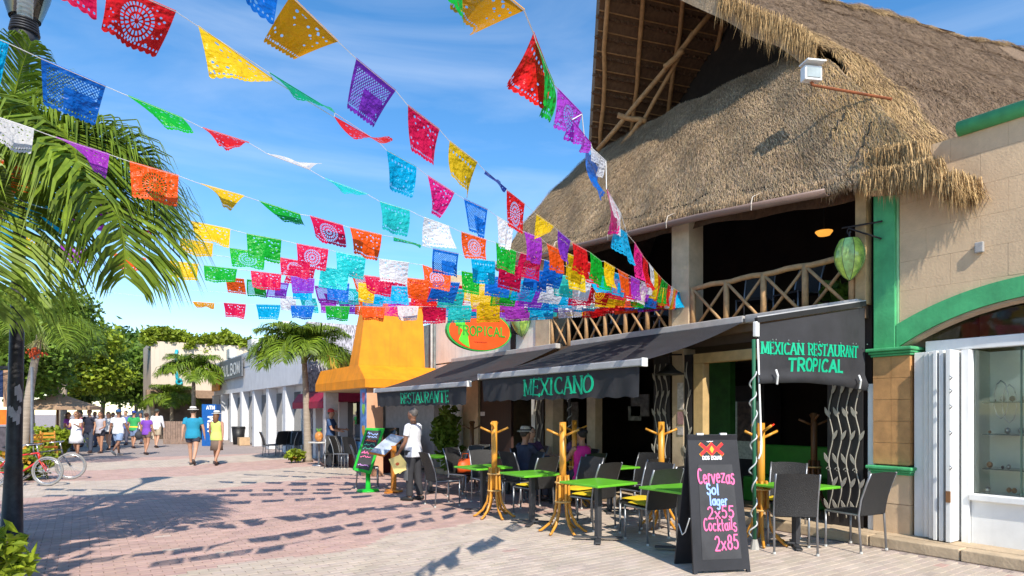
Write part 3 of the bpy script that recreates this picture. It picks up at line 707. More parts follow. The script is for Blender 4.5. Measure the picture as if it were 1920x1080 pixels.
# shaggy hip corner and hanging golden fringe
straw(skirt, 12000, .26, .005, TH3, 'straw', region=lambda f,g: f > .74 and random.random() < (f-.72)*4, lift=.14, hang=.5, fdir=-1)
straw(rs, 9000, .28, .005, TH3, 'straw', region=lambda f,g: f < .07 and g > .42 and random.random() < 1-f*9, lift=.12, hang=.4)
straw(rs, 9000, .2, .0045, TH3, 'ridge_straw', region=lambda f,g: g < .05 and f < .9, lift=.1)
def fringe(path, n, L0, L1, mat, wd=.0042, out=(-.15,-.15,0), thick=.1):
    mb = MB(); sh = []
    for k in range(n):
        f = random.random()*(len(path)-1); i = min(int(f), len(path)-2); p = V(path[i]).lerp(V(path[i+1]), f-i)
        p += V((random.uniform(-thick,thick), random.uniform(-thick,thick), random.uniform(-.05,.12)))
        l = random.uniform(L0, L1)*(.75+.35*math.sin(f*9)+.2*math.sin(f*23)); d = (V((0,0,-1))+V(out)*random.uniform(0,1.6)+V((random.gauss(0,.12),random.gauss(0,.12),0))).normalized()
        s_ = V((random.uniform(-1,1),random.uniform(-1,1),0)).normalized()*wd
        m_ = p+d*l*.55; t_ = p+d*l+V((0,0,-.15*l))
        mb.add([p-s_, p+s_, m_+s_*.8, m_-s_*.8, t_], [(0,1,2,3),(3,2,4)])
        v_ = random.uniform(.5,1.4); sh += [(v_, v_*.97, v_*.92, 1)]*2
    o = mb.build('fringe', mat, roof); at = o.data.attributes.new('shade', 'FLOAT_COLOR', 'FACE'); at.data.foreach_set('color', [c_ for s in sh for c_ in s]); o['kind'] = 'stuff'
fringe([skirt(f, .0) for f in (1,.93,.86,.78)], 4200, .10, .27, TH3)
fringe([skirt(f, .10) for f in (1,.95,.9,.84)], 2600, .15, .32, TH3)
fringe([rs(f, 1.0) for f in (0,.01,.025,.045)], 2200, .1, .28, TH3)
fringe([skirt(f, .0) for f in (.8,.6,.4,.2,0)], 6000, .05,.13, TH1, out=(-.1,0,0), thick=.05)
fringe([rs(0, g) for g in (.5,.44,.38,.3)], 2200, .15,.5, TH3, out=(-.1,0,0), thick=.07)
fringe([rs(0, g) for g in (.38,.2,.05)], 1500, .05,.2, TH3, out=(-.2,0,0), thick=.06)
# dark sag creases with twine across the skirt
CREASE = M('old twine', (.03,.025,.02), .9)
for (g0, f0, f1, a) in ((.075,.06,.62,.012),(.10,.62,.86,.05),(.2,.8,.92,.03)):
    c = MB(); n = 60; c.tube([skirt(f0+(f1-f0)*i/n, g0+a*math.sin(i*.35)+random.uniform(-.006,.006))+V((-.012,0,.006)) for i in range(n+1)], [.011*random.uniform(.4,1.5) for i in range(n+1)], 5); c.build('twine', CREASE, roof)
# gutter, half round, falling towards its open end
PVC = M('brown gutter', (.24,.16,.13), .35, .12, scale=2, spec=.5, dirt=.2)
gt = thing('roof_gutter', 'brown half round gutter under the thatched eave', 'gutter', (8.05, 7, 4.6))
c = MB(); pa = [(4.5,4.54),(6.6,4.745),(9.6,4.93),(12.4,5.02)]; rings = []
for (yy, zz) in pa:
    rings.append([V((8.06+.085*math.cos(a), yy, zz+.085*math.sin(a))) for a in [math.pi+math.pi*k/10 for k in range(11)]]+[V((8.06+.077*math.cos(a), yy, zz+.077*math.sin(a))) for a in [2*math.pi-math.pi*k/10 for k in range(11)]])
c.loft(rings); c.build('channel', PVC, gt, smooth=True)
for yy in (5.6,7.2,8.6,10.2):
    zz = 4.54+(yy-4.5)*.082; c = MB(); c.tube([(8.0,yy,zz-.08),(7.97,yy-.02,zz),(8.03,yy,zz+.12),(8.2,yy,zz+.2)], .008, 5); c.build('strap', M('pale strap', (.55,.48,.4), .6), gt)
# flood light on a rusty pipe
a = P(1521,140,d=8.75); t = thing('flood_light','white flood light on a rusty pipe fixed in the thatch','flood light',a)
rt = Matrix.Rotation(-R(25),3,'Z')
c = MB(); c.box((0,0,0),(.26,.12,.2),rt); c.build('housing', WHITE, t, world=False, bevel=.015)
c = MB(); c.box(rt @ V((-.0,-.064,-.0)),(.2,.012,.13),rt); c.build('lens', M('lamp lens', (.35,.4,.4), .15), t, world=False)
c = MB(); c.box(rt @ V((0,-.03,.14)),(.28,.2,.02),rt); c.build('visor', WHITE, t, world=False)
q = P(1525,160,d=8.75)-a; q2 = P(1672,186,d=8.15)-a; c = MB(); c.tube([q, q2], .018, 7); c.tube([(0,0,-.1), q], .02, 6); c.build('pipe', M('rusty pipe', (.30,.09,.03), .8, .3), t, world=False)
c = MB(); q3 = P(1562,350,d=8.6)
# hip branches poking out
for (f0,g0,f1,g1) in ((.93,.3,.74,.04),(.86,.36,.7,.2)):
    c = MB(); c.tube([skirt(f0+(f1-f0)*i/12, g0+(g1-g0)*i/12+.012*math.sin(i*1.9))+V((-.045,0,.03)) for i in range(13)], [.011-.0006*i for i in range(13)], 5); c.build('branch', CREASE, roof)

# ------------------------------------------------------------------ awnings
FAB = M('charcoal awning cloth', (.028,.028,.032), .8, .25, scale=5, bump=.25, bscale=200, dirt=.1); GRN = M('teal green print', (.0,.42,.22), .6, .1)
BARM = M('white aluminium bar', (.42,.42,.43), .45, .12, dirt=.3)
def awning(y0, y1, text, label, tw, ty, th_, zf=2.29):
    xf, xb, zb = 6.1, 8.28, 3.04
    t = thing('awning', label, 'awning', (8.3, (y0+y1)/2, 3.0))
    c = MB(); c.grid(lambda f, g: V((xb+(xf-xb)*g, y0+(y1-y0)*f, zb-.03+(zf-zb+.05)*g-.05*math.sin(math.pi*g)-.012*math.sin(f*40)*g*(1-g))), 24, 10); c.build('canopy', FAB, t, smooth=True)
    c = MB(); c.box2((xb-.06,y0,zb-.06),(xb+.07,y1,zb+.05)); c.build('cassette', M('grey cassette', (.42,.40,.38), .5), t, bevel=.015)
    c = MB(); c.box2((xf-.045,y0-.02,zf-.05),(xf+.045,y1+.02,zf+.05)); c.build('front_bar', BARM, t, bevel=.015)
    for yy in (y0-.035, y1+.035): c = MB(); c.box((xf, yy, zf),(.1,.03,.115)); c.build('end_cap', WHITE, t, bevel=.008)
    vd = .40 if text == 'MEXICANO' else .34
    def val(f, g): return V((xf-.005-.02*math.sin(f*55)*g-.012*math.sin(f*23+1)*g, y0+.05+(y1-y0-.1)*f, zf-.05-vd*g-.012*math.sin(f*70)*g))
    c = MB(); c.grid(val, 60, 5); vo = c.build('valance', FAB, t, smooth=True)
    c = MB(); strokes_text(c, text, (xf-.045, tw, zf-.05-vd+ty), (0,-1,0), (0,0,1), th_, th_*.62, th_*.16, True, total=(tw-ty*0)-(y0+.0)-(TW2 if text == 'MEXICANO' else TW1), gap=.16); c.v = [tuple(val((p[1]-y0-.05)/(y1-y0-.1), (zf-.05-p[2])/vd)+V((p[0]-(xf-.045)-.002,0,0))) for p in c.v]; c.build('lettering', GRN, vo)
    for yy in (y0+.35, y1-.35):
        c = MB(); mid = V(((xb+xf)/2+.1, yy+(.5 if yy < (y0+y1)/2 else -.5), (zb+zf)/2-.12)); c.bar((xb,yy,zb-.06), mid, .05,.035); c.bar(mid, (xf+.02,yy,zf-.0), .05,.035); c.build('folding_arm', BARM, t)
    return t
TW2, TW1 = 1.35, 1.25
yM = P(978,751,X=6.055).y; yM2 = P(1108,741,X=6.055).y; yR = P(748,757,X=6.055).y; yR2 = P(838,755,X=6.055).y
TW2 = yM2-5.9; TW1 = yR2-10.42
awning(5.9, 9.95, 'MEXICANO', 'charcoal awning lettered MEXICANO over the green tables', yM, .08, .25)
awning(10.42, 14.95, 'RESTAURANTE', 'charcoal awning lettered RESTAURANTE beyond the other awning', yR, .06, .22, 2.18)
# third roller and side curtain
cu = thing('side_curtain', 'charcoal side curtain lettered MEXICAN RESTAURANT TROPICAL beside green pillar', 'curtain', (7.5, 4.4, 2.4))
cA, cB = V((6.66,4.58,0)), V((8.34,4.17,0)); cu_u = (cB-cA).normalized(); cn = V((cu_u.y,-cu_u.x,0)); CL = (cB-cA).length
def cur(f, g):
    zt = 2.68+.30*f; zb_ = 1.97-.06*f+.05*math.sin(f*3.1)
    bulge = .03*math.sin(f*19)*g+.05*math.sin(math.pi*g)*math.sin(math.pi*f)
    if g > .85: bulge += .06*math.sin((g-.85)/.15*math.pi*.9)
    return cA+(cB-cA)*f+V((0,0,zt+(zb_-zt)*g))+cn*bulge
c = MB(); c.grid(cur, 40, 16); co_ = c.build('cloth', FAB, cu, smooth=True)
def conform(c, off):
    nv = []
    for p in c.v:
        q = V(p)-cA; f = q.dot(cu_u)/CL; zt = 2.68+.30*f; zb_ = 1.97-.06*f+.05*math.sin(f*3.1); nv.append(tuple(cur(f,(zt-p[2])/(zt-zb_))+cn*(.003+q.dot(cn)-off)))
    c.v = nv
c = MB(); strokes_text(c, 'MEXICAN RESTAURANT', cA+cu_u*.05+cn*.075+V((0,0,2.335)), cu_u, (0,0,1), .135, .08, .024, True, total=CL*.90, gap=.22); conform(c, .075); c.build('lettering', GRN, co_)
c = MB(); strokes_text(c, 'TROPICAL', cA+cu_u*.47+cn*.085+V((0,0,2.135)), cu_u, V((0,0,1))+cu_u*-.05, .15, .1, .03, False, total=.83, gap=.25, jitter=.03); conform(c, .085); c.build('lettering', GRN, co_)
for f in (.1,.13,.24,.33,.52,.72,.84,.87,.98):
    c = MB(); p = cA+(cB-cA)*f+cn*.06+V((0,0,2.50)); c.tube([p, p+cn*.008], .008, 8); c.build('eyelet', STEEL, co_)
for f in (.1,.9):
    p = cur(f,.95)+cn*.03; c = MB(); c.tube([p+V((0,0,.12)), p+cn*.03+V((0,0,.05)), p+V((.02,0,-.05))], .012, 6); c.build('tie', WHITE, co_)
c = MB(); c.bar(cA+V((-.02,0,2.725)), cB+V((0,0,3.03)), .05,.06); c.build('side_rail', BLACK, cu); c = MB(); c.bar(cA+V((-.02,0,2.765)), cB+V((0,0,3.07)), .04,.014); c.build('rail_cap', BARM, cu)
c = MB(); c.box(cA+V((-.02,0,2.62)), (.07,.05,.18)); c.build('bracket', WHITE, cu, bevel=.01)
ro = MB(); ro.box2((8.21,4.2,2.97),(8.34,5.86,3.09)); tag(ro.build('awning_roller', M('grey cassette', (.42,.40,.38)), None, True, bevel=.015, loc=V((8.28,5,3.03))), 'grey rolled up awning box above the restaurant entrance', 'awning')
# pole wrapped in rope light
pl = thing('light_pole', 'green and white pole wrapped in white rope light beside chalkboard', 'pole', (6.64,4.6,0))
c = MB(); c.tube([(0,0,0),(-.02,0,2.5)], .022, 10); c.build('post', M('dark green post', (.02,.12,.06), .5), pl, world=False, smooth=True)
c = MB(); c.tube([((.034+.012*math.sin(i*.23))*math.cos(i*.33+.6*math.sin(i*.11))-.02, (.034+.012*math.sin(i*.23))*math.sin(i*.33), .1+i*.0135+.02*math.sin(i*.17)) for i in range(150)], .009, 6); c.build('rope_light', M('clear rope light', (.5,.52,.52), .35), pl, world=False, smooth=True)
c = MB(); c.tube([(.015,-.03,2.5),(.04,-.035,1.9),(.065,-.04,1.35),(.06,-.04,1.15),(.0,-.05,1.08)], .012, 6); c.build('hanging_cable', WHITE, pl, world=False, smooth=True)
c = MB(); c.tube([(0,0,0),(0,0,.12)], [.06,.03], 8); c.build('foot', M('grey foot', (.4,.38,.34), .7), pl, world=False)
pl2 = thing('light_pole', 'dark pole twisted with rope light among the diners', 'pole', G(1086,945)+V((.6,1.0,0)))
c = MB(); c.tube([(0,0,0),(0,0,2.35)], .03, 8); c.build('post', BLACK, pl2, world=False); c = MB(); c.tube([(.045*math.cos(i*.7),.045*math.sin(i*.7),.9+i*.02) for i in range(70)], .009, 5); c.build('rope_light', M('clear rope light', (.75,.76,.78)), pl2, world=False, smooth=True)
# oval projecting sign
sg = thing('oval_sign', 'orange and green oval sign lettered TROPICAL projecting over the awning', 'sign', P(900,621,Y=12.06))
so = wloc(sg); ax = V((1,-.12,0)).normalized(); ay = V((ax.y,-ax.x,0))
def ov(r, off, n=40): return [so+ax*(.79*r*math.cos(2*math.pi*k/n))+V((0,0,.445*r*math.sin(2*math.pi*k/n)))+ay*off for k in range(n)]
SGR = M('sign green', (.03,.40,.06), .4, .1); SOR = M('sign orange', (.80,.085,.008), .45, .08)
c = MB(); c.prism(ov(1,-.12), -ay*-.12); c.build('rim', SGR, sg)
c = MB(); c.prism(ov(.94,.001), ay*.012); c.build('face', SOR, sg)
c = MB(); pts = [so+ay*.0135+ax*x_+V((0,0,z_)) for x_, z_ in ((-.63,.16),(-.5,.27),(-.38,.33),(-.36,.1),(-.30,-.1),(-.26,-.38),(-.42,-.3),(-.52,-.22),(-.42,0))]; c.prism(pts, ay*.004); c.build('green_patch', M('sign lime', (.10,.62,.04), .4), sg)
c = MB(); strokes_text(c, 'TROPICAL', so+ay*.019-ax*.58+V((0,0,-.1)), ax, (0,0,1), .2, .13, .035, total=1.2, gap=.2, jitter=.04); c.build('lettering', M('sign letter green', (.03,.30,.02), .5), sg)
c = MB(); squiggle(c, so+ay*.019-ax*.15+V((0,0,-.26)), ax, (0,0,1), .32, .03, .008); squiggle(c, so+ay*.019-ax*.1+V((0,0,.26)), ax, (0,0,1), .32, .03, .008); c.build('small_lettering', M('sign dark red', (.4,.04,.01), .5), sg)
c = MB(); c.tube([so+ax*.79, so+ax*.79+V((.6,0,0))], .025, 6); c.tube([so+V((0,0,.44)), so+V((1.3,0,.7))], .015, 6); c.build('bracket', IRON, sg)
# ------------------------------------------------------------------ yellow cafe and the row of buildings beyond
YEL = M('yellow orange render', (.80,.265,.005), .65, .14, scale=3, bump=.2, bscale=20, dirt=.2, streak=.28)
yb = thing('yellow_cafe', 'yellow cafe building with tapering hood and flared canopy', 'building', (7.2,17.5,0))
def frus(a, b, name, mat, par):
    c = MB(); r0 = [V(p) for p in a]; r1 = [V(p) for p in b]; c.loft([r0, r1]); return c.build(name, mat, par)
def rect(x0,x1,y0,y1,z): return [(x0,y0,z),(x1,y0,z),(x1,y1,z),(x0,y1,z)]
frus(rect(5.95,8.36,15.3,19.4,2.28), rect(5.95,8.36,15.3,19.4,2.49), 'fascia', YEL, yb)
frus(rect(5.95,8.36,15.3,19.4,2.492), rect(6.05,8.3,16.05,19.2,2.90), 'canopy', YEL, yb)
frus(rect(6.06,8.0,16.06,16.75,2.902), rect(6.34,8.0,16.2,16.6,4.68), 'hood', YEL, yb)
frus(rect(6.0,8.3,15.35,19.3,2.26), rect(6.0,8.3,15.35,19.3,2.278), 'soffit', M('pale soffit', (.55,.4,.22), .8), yb)
frus(rect(8.37,12,16.2,19.6,0), rect(8.37,12,16.2,19.6,4.2), 'wall', M('teal grey wall', (.30,.34,.33), .8, .3, dirt=.4, streak=.4), yb)
PEACH = M('peach column', (.62,.34,.20), .7, .1, dirt=.15)
c = MB(); c.box2((6.05,15.45,0),(6.5,15.85,2.258)); pc = c.build('column', PEACH, yb, bevel=.01)
c = MB(); c.box2((6.03,15.452,.1),(6.048,15.85,2.25)); c.build('mural', M('blue mural', (.02,.06,.32), .6, .6, scale=5, col2=(.10,.22,.45)), yb)
for (dz, col) in ((1.75,(.25,.5,.06)),(1.2,(.6,.3,.03)),(2.05,(.5,.12,.2)),(.8,(.15,.4,.2))):
    c = MB(); c.prism([(6.024,15.62+.1*math.cos(a),dz+.13*math.sin(a)*(1+.3*math.sin(3*a))) for a in [k*.52 for k in range(12)]], (.004,0,0)); c.build('mural_patch', M('mural %.1f' % dz, col, .6), yb)
c = MB(); c.box2((6.2,19.2,0),(6.6,19.4,2.258)); c.build('column', M('pale column', (.55,.5,.48), .7), yb)
c = MB(); c.box2((8.2,15.9,0),(8.36,19.3,2.258)); c.build('inner_wall', M('pale grey room', (.42,.40,.42), .7), yb)
ct = thing('cafe_counter','dark red counter with glass display under the yellow canopy','counter',(7.0,17.4,0))
c = MB(); c.box2((-.3,-1.3,0),(.3,1.2,.85)); c.build('base', M('dark red panel', (.10,.012,.012), .4), ct, world=False)
c = MB(); c.box2((-.34,-1.34,.851),(.34,1.24,.9)); c.build('top', STEEL, ct, world=False)
c = MB(); c.box2((-.28,-1.2,.901),(.28,.2,1.22)); c.build('display_case', glass('case glass',(.7,.75,.75),.5), ct, world=False)
c = MB(); c.box2((-.2,.5,.901),(.2,.95,1.3)); c.build('machine', M('dark machine', (.08,.08,.09), .3), ct, world=False, bevel=.02)
c = MB(); c.box2((-.36,-.1,.3),(-.31,.6,.8)); c.build('drinks_panel', M('blue drinks panel', (.1,.35,.6), .4, .6, scale=9), ct, world=False)
# grafitti wall behind the palm
gw = MB(); gw.box2((6.9,23.4,0),(12,23.7,5.0)); 
def graf():
    m = M('scribbled mural', (.25,.2,.27), .8, .9, scale=5, col2=(.75,.72,.76)); return m
tag(gw.build('mural_wall', M('scribbled mural', (.12,.09,.13), .8, .9, scale=7, col2=(.42,.40,.44), stretch=(3,3,1)), None, loc=V((9,23.5,0))), 'grey wall with dark scribbled mural behind the yellow cafe', 'wall')
# red awning shop
BW = M('white render', (.66,.66,.68), .7, .06, scale=2, dirt=.15, streak=.2)
DGL = glass('dark shopfront glass', (.25,.3,.3), .6)
rs_ = thing('red_awning_shop', 'white pillared shop with dark red awning behind the palm', 'building', (7.4,22,0))
def bx(par, a, b, name, mat, bevel=0): c = MB(); c.box2(a, b); return c.build(name, mat, par, bevel=bevel)
bx(rs_, (7.6,19.7,0),(12,23.3,3.6), 'wall', M('shop inside wall', (.25,.22,.2), .8, .4, scale=3))
frus([(6.3,19.75,2.0),(7.58,19.75,2.0),(7.58,23.2,2.0),(6.3,23.2,2.0)], [(6.5,19.75,2.3),(7.58,19.75,2.55),(7.58,23.2,2.55),(6.5,23.2,2.3)], 'awning', M('dark red awning', (.30,.012,.05), .7), rs_)
bx(rs_, (6.29,19.75,1.78),(6.31,23.2,1.998), 'valance', M('dark red awning', (.30,.012,.05)))
for yy in (20.3,21.7,22.8): bx(rs_, (7.0,yy,0),(7.3,yy+.3,1.99), 'pillar', BW, .01)
bx(rs_, (7.5,20,0.3),(7.51,23,2.0), 'shop_window', DGL)
for k in range(5): bx(rs_, (7.45,22.05+.0,.4+k*.3),(7.5,22.6,.62+k*.3), 'goods_rack', M('red goods %d' % k, random.choice([(.4,.06,.02),(.5,.2,.03),(.25,.05,.05)]), .7, .5, scale=12))
# white shops with lettered sign
ws = thing('white_shop', 'white flat roofed shops with grey lettered sign panel', 'building', (8.5,32,0))
bx(ws, (7.4,24.0,0),(12,44,4.55), 'wall', BW)
bx(ws, (6.95,24.0,2.75),(7.398,33.2,4.95), 'parapet', BW); bx(ws, (7.05,33.21,2.75),(7.398,44,4.75), 'parapet', BW)
yy = 24.0
while yy < 44: bx(ws, (7.0,yy,0),(7.39,yy+.42,2.748), 'pillar', BW, .01); yy += 2.85
yy = 24.5
while yy < 42:
    bx(ws, (7.34,yy,.1),(7.35,yy+2.3,2.5), 'shop_window', DGL); bx(ws, (7.345,yy+.1,.15),(7.355,yy+2.2,2.45), 'window_display', M('display goods', (.16,.20,.14), .8, .8, scale=4, col2=(.4,.3,.2)))
    bx(ws, (7.3,yy+1.1,.1),(7.33,yy+1.2,2.5), 'window_mullion', WHITE); yy += 2.85
sp0, sp1 = P(415,685,X=6.93), P(455,705,X=6.93)
bx(ws, (6.88,sp1.y,sp1.z),(6.945,sp0.y,sp0.z+.15), 'sign_panel', M('grey sign panel', (.16,.17,.19), .5))
sw_l = (sp0.y-sp1.y-.6)/6
for i_, ch_ in enumerate('BULBOM'):
    c = MB(); strokes_text(c, ch_, (6.872, sp0.y-.3-i_*sw_l, sp1.z+.2), (0,-1,0), (0,0,1), (sp0.z-sp1.z)*.62, .3, .11, total=sw_l*.78); c.build('sign_letter', WHITE, ws)
for yy_ in (27.3, 33.0, 38.6):
    bx(ws, (6.98,yy_,4.96 if yy_ < 33 else 4.76),(7.35,yy_+.9,5.5 if yy_ < 33 else 5.3), 'air_conditioner', M('aged ac casing', (.55,.55,.52), .5, .1, dirt=.4), .02)
c = MB(); c.tube([(6.93,24+i*1.0,4.45-.06*math.sin(math.pi*((i*1.0) % 4)/4)) for i in range(21)], .012, 4); c.build('cable', BLACK, ws)
o1, o2 = P(399,697,X=6.93), P(412,732,X=6.93); bx(ws, (6.86,o2.y,o2.z),(6.944,o1.y,o1.z), 'orange_sign', M('orange sign', (.75,.28,.03), .5))
# beige building at the street's bend
fb = thing('beige_building', 'tall beige wall building with ivy along its roof edge', 'building', (9,48,0))
BEI = M('beige render', (.64,.53,.42), .85, .06, scale=.6, dirt=.12, streak=.25)
p0, p1 = P(300,640,Y=46), P(480,650,Y=46); bx(fb, (p0.x-.5,46,0),(p1.x+4,52,p0.z), 'wall', BEI)
bx(fb, (p0.x-.8,45.2,2.6),(p1.x-2,45.99,3.1), 'canopy_slab', M('brown slab', (.30,.2,.14), .8)); bx(fb, (p0.x-.3,45.9,0),(p1.x-2,45.985,2.55), 'shop_front', M('dim shopfront', (.12,.09,.07), .5, .6, scale=2))
c = MB()
def tq(px, py): return P(px,py,Y=45.9)
c.tube([tq(*p) for p in ((332,656),(329,666),(331,678),(330,694),(332,708),(336,714))], .1, 7); c.tube([tq(348+6*math.cos(a),676+7*math.sin(a)) for a in [k*.6 for k in range(11)]], .09, 6); c.tube([tq(336+5*math.cos(a),716+5*math.sin(a)) for a in [k*.6 for k in range(11)]], .08, 6)
c.build('turquoise_emblem', M('turquoise letters', (.02,.36,.45), .4), fb, smooth=True)
# ATM booth
atm = G(392,836); t = thing('atm_sign','blue bank machine panel lettered ATM beside walking couple','sign', atm)
tz = CAMH-(758-HZ)/F*(atm.x*SN+atm.y*CS)
ru = V((CS,-SN,0)); rn = V((-SN,-CS,0))
def face(par, c0, w, z0, z1, name, mat, off=0, th_=.1):
    c = MB(); c.prism([c0-ru*w/2+rn*off+V((0,0,z0)), c0+ru*w/2+rn*off+V((0,0,z0)), c0+ru*w/2+rn*off+V((0,0,z1)), c0-ru*w/2+rn*off+V((0,0,z1))], -rn*th_); return c.build(name, mat, par)
face(t, atm, .72, 0, tz, 'panel', M('bank blue', (.01,.10,.36), .4), 0, .5)
c = MB(); strokes_text(c, 'ATM', atm+rn*.012-ru*.12+V((0,0,tz-.25)), ru, (0,0,1), .17, .13, .045, total=.4); c.build('lettering', WHITE, t); c = MB(); strokes_text(c, 'ATM', atm+rn*.012+ru*.25+V((0,0,tz-1.45)), (0,0,1), -ru, .3, .2, .07, total=.85); c.build('lettering', WHITE, t)

# ------------------------------------------------------------------ foliage
def leafmat(name, col, col2, sub=.35): return M(name, col, .5, .35, scale=3, col2=col2, sub=sub, spec=.35, attr='shade')
LEAFG = leafmat('tree leaf', (.085,.16,.02), (.17,.27,.035)); LEAFD = leafmat('dark leaf', (.05,.11,.018), (.10,.18,.03)); LEAFY = leafmat('lime leaf', (.17,.26,.02), (.30,.36,.03)); PALMG = leafmat('palm leaflet', (.075,.155,.012), (.20,.28,.028)); PALMY = leafmat('dry palm leaflet', (.45,.24,.03), (.6,.4,.08))
BARK = M('grey bark', (.22,.18,.14), .9, .3, scale=6, bump=.7, stretch=(1,1,.5)); PTRUNK = M('palm trunk', (.33,.27,.21), .85, .22, scale=4, bump=.6, stretch=(.5,.5,6))
def setshade(o, sh): 
    at = o.data.attributes.new('shade', 'FLOAT_COLOR', 'FACE'); at.data.foreach_set('color', [c_ for s in sh for c_ in s])
def leafcloud(blobs, n, size, mat, name, par, world=True, elong=1.8):
    mb = MB(); sh = []; tot = sum(r[0]*r[1] for c_, r in blobs)
    for c_, r in blobs:
        c_ = V(c_); k = int(n*r[0]*r[1]/tot)
        cl = []
        for _ in range(max(4, k//26)):
            d = V((random.gauss(0,1),random.gauss(0,1),random.gauss(0,1))).normalized(); rr = random.uniform(.45,1.05)
            cl.append((c_+V((d.x*r[0]*rr, d.y*r[1]*rr, d.z*r[2]*rr)), random.uniform(.72,1.25)))
        for _ in range(k):
            q, v0 = random.choice(cl); s_ = size*random.uniform(.6,1.4); sp = min(r)*.26
            p = q+V((random.gauss(0,sp),random.gauss(0,sp),random.gauss(0,sp*.8)))
            d = V((random.gauss(0,1),random.gauss(0,1),random.gauss(-.4,.6))).normalized(); e = d.orthogonal().normalized(); e = Matrix.Rotation(random.random()*6.3,3,d) @ e
            e = e*s_*.5; dd = d*s_*elong*.5; nn = e.normalized().cross(d)*s_*.12
            mb.add([p-dd, p+e+nn, p+dd, p-e+nn], [(0,1,2),(0,2,3)]); v_ = v0*random.uniform(.8,1.2); sh += [(v_, v_, v_*.9, 1)]*2
    o = mb.build(name, mat, par, world=world); setshade(o, sh); return o
def tree(label, loc, h, rad, mat, n=5000, size=.22, trunk_r=.16, group=None):
    t = thing('street_tree', label, 'tree', loc, 0, group)
    c = MB(); b = h*.45; lean = random.uniform(-.2,.2)
    c.tube([(0,0,-.05),(lean*.3,0,b*.5),(lean,0,b),(lean*1.2,.1,h*.75)], [trunk_r*1.25,trunk_r,trunk_r*.75,.04], 9)
    blobs = []
    for k in range(9):
        a = k*2.4; rr = rad*random.uniform(.25,.7); e = V((lean+rr*math.cos(a), rr*math.sin(a), h*random.uniform(.5,.92))); c.tube([(lean*.8,0,b*random.uniform(.7,1)), e*.6+V((0,0,h*.2)), e], [trunk_r*.45,trunk_r*.25,.02], 6)
        s_ = rad*random.uniform(.38,.6); blobs.append((e,(s_,s_,s_*.75)))
    c.build('trunk', BARK, t, world=False, smooth=True); leafcloud(blobs, n, size, mat, 'crown', t, world=False); return t
for (px, d_, top, rp_, mat, lab) in ((30,24,545,120,LEAFG,'leafy tree behind the black lamp post'),(110,34,590,95,LEAFY,'lime green tree above the beige umbrella'),(190,46,625,85,LEAFG,'broad green tree beyond the crowd'),(255,58,640,80,LEAFG,'rounded tree beside the beige building'),(150,40,640,75,LEAFD,'dark tree shading the far crowd'),(310,66,690,55,LEAFG,'small far tree under the beige wall'),(225,75,650,90,LEAFD,'farthest dark tree closing the street'),(60,50,600,110,LEAFD,'dark tree behind the market stalls')):
    g0 = P(px,HZ,d=d_); h = CAMH+(HZ-top)/F*d_; tree(lab, (g0.x,g0.y,0), h, rp_/F*d_, mat, n=20000, size=.0046*d_)
# ivy on the beige building, and two unseen trees added to shade the left ground
iv = thing('roof_ivy','green ivy spilling along the beige building roof','ivy',(p0.x+1,46,p0.z))
leafcloud([(V((p0.x-.5+k*.75,46.3,p0.z+.25+.25*math.sin(k*1.3))),(.6,.5,.5)) for k in range(14)], 12000, .15, LEAFY, 'foliage', iv)
tree('unseen broad leafy tree added to shade the left pavement', (-3.6,4.5,0), 6.2, 1.9, LEAFG, n=7000, size=.2)
tree('unseen spreading tree added to shade the bicycles on the left', (-4.2,8.2,0), 5.4, 1.7, LEAFG, n=6000, size=.2)

def frond_mesh(L_, droop, nl=46, width=.5, mat=None, curl=1.0, lw=.0105):
    """frond lying along +X from the origin, arching up then down in Z; leaflets both sides"""
    pts = []
    for i in range(15):
        f = i/14; a = R(droop[0])-(R(droop[0])-R(droop[1]))*f**1.1
        if i == 0: p = V((0,0,0))
        else: p = pts[-1]+V((math.cos(a),0,math.sin(a)))*L_/14
        pts.append(p)
    mb = MB(); mb.tube(pts, [.022*(1-.85*i/14)*L_/1.6 for i in range(15)], 5); nrach = len(mb.f); sh = [(1.2,1.1,.6,1)]*nrach
    for k in range(nl):
        f = .14+.86*(k+random.uniform(-.3,.3))/nl; f = min(.995, f); q = f*14; i = min(13, int(q)); p = pts[i].lerp(pts[i+1], q-i); t = (pts[i+1]-pts[i]).normalized()
        up = V((0,1,0)).cross(t)*-1
        ll = width*L_*(.35+.75*math.sin(math.pi*min(1,(f*.92+.08)))**.6)*random.uniform(.85,1.1)*(1-.45*f**4)
        for s_ in (-1,1):
            d = (t*random.uniform(.5,.8)+V((0,s_,0))*random.uniform(.75,1.0)+up*random.uniform(.0,.35)).normalized()
            g_ = V((0,0,-1))
            w = lw*L_/1.6*random.uniform(.8,1.2); q0 = p; q1 = p+d*ll*.4; q2 = q1+(d+g_*.55*curl*random.uniform(.6,1.2)).normalized()*ll*.35; q3 = q2+(d*.6+g_*1.1*curl).normalized()*ll*.3
            b_ = d.cross(up).normalized()*0+t.cross(d).cross(d).normalized()*w
            mb.add([q0-b_*.5,q0+b_*.5,q1+b_,q1-b_,q2+b_*.7,q2-b_*.7,q3], [(0,1,2,3),(3,2,4,5),(5,4,6)]); v_ = random.uniform(.65,1.35); sh += [(v_,v_,v_*.85,1)]*3
    me = mb.mesh('frond', mat or PALMG); at = me.attributes.new('shade','FLOAT_COLOR','FACE'); at.data.foreach_set('color', [c_ for s in sh for c_ in s]); return me
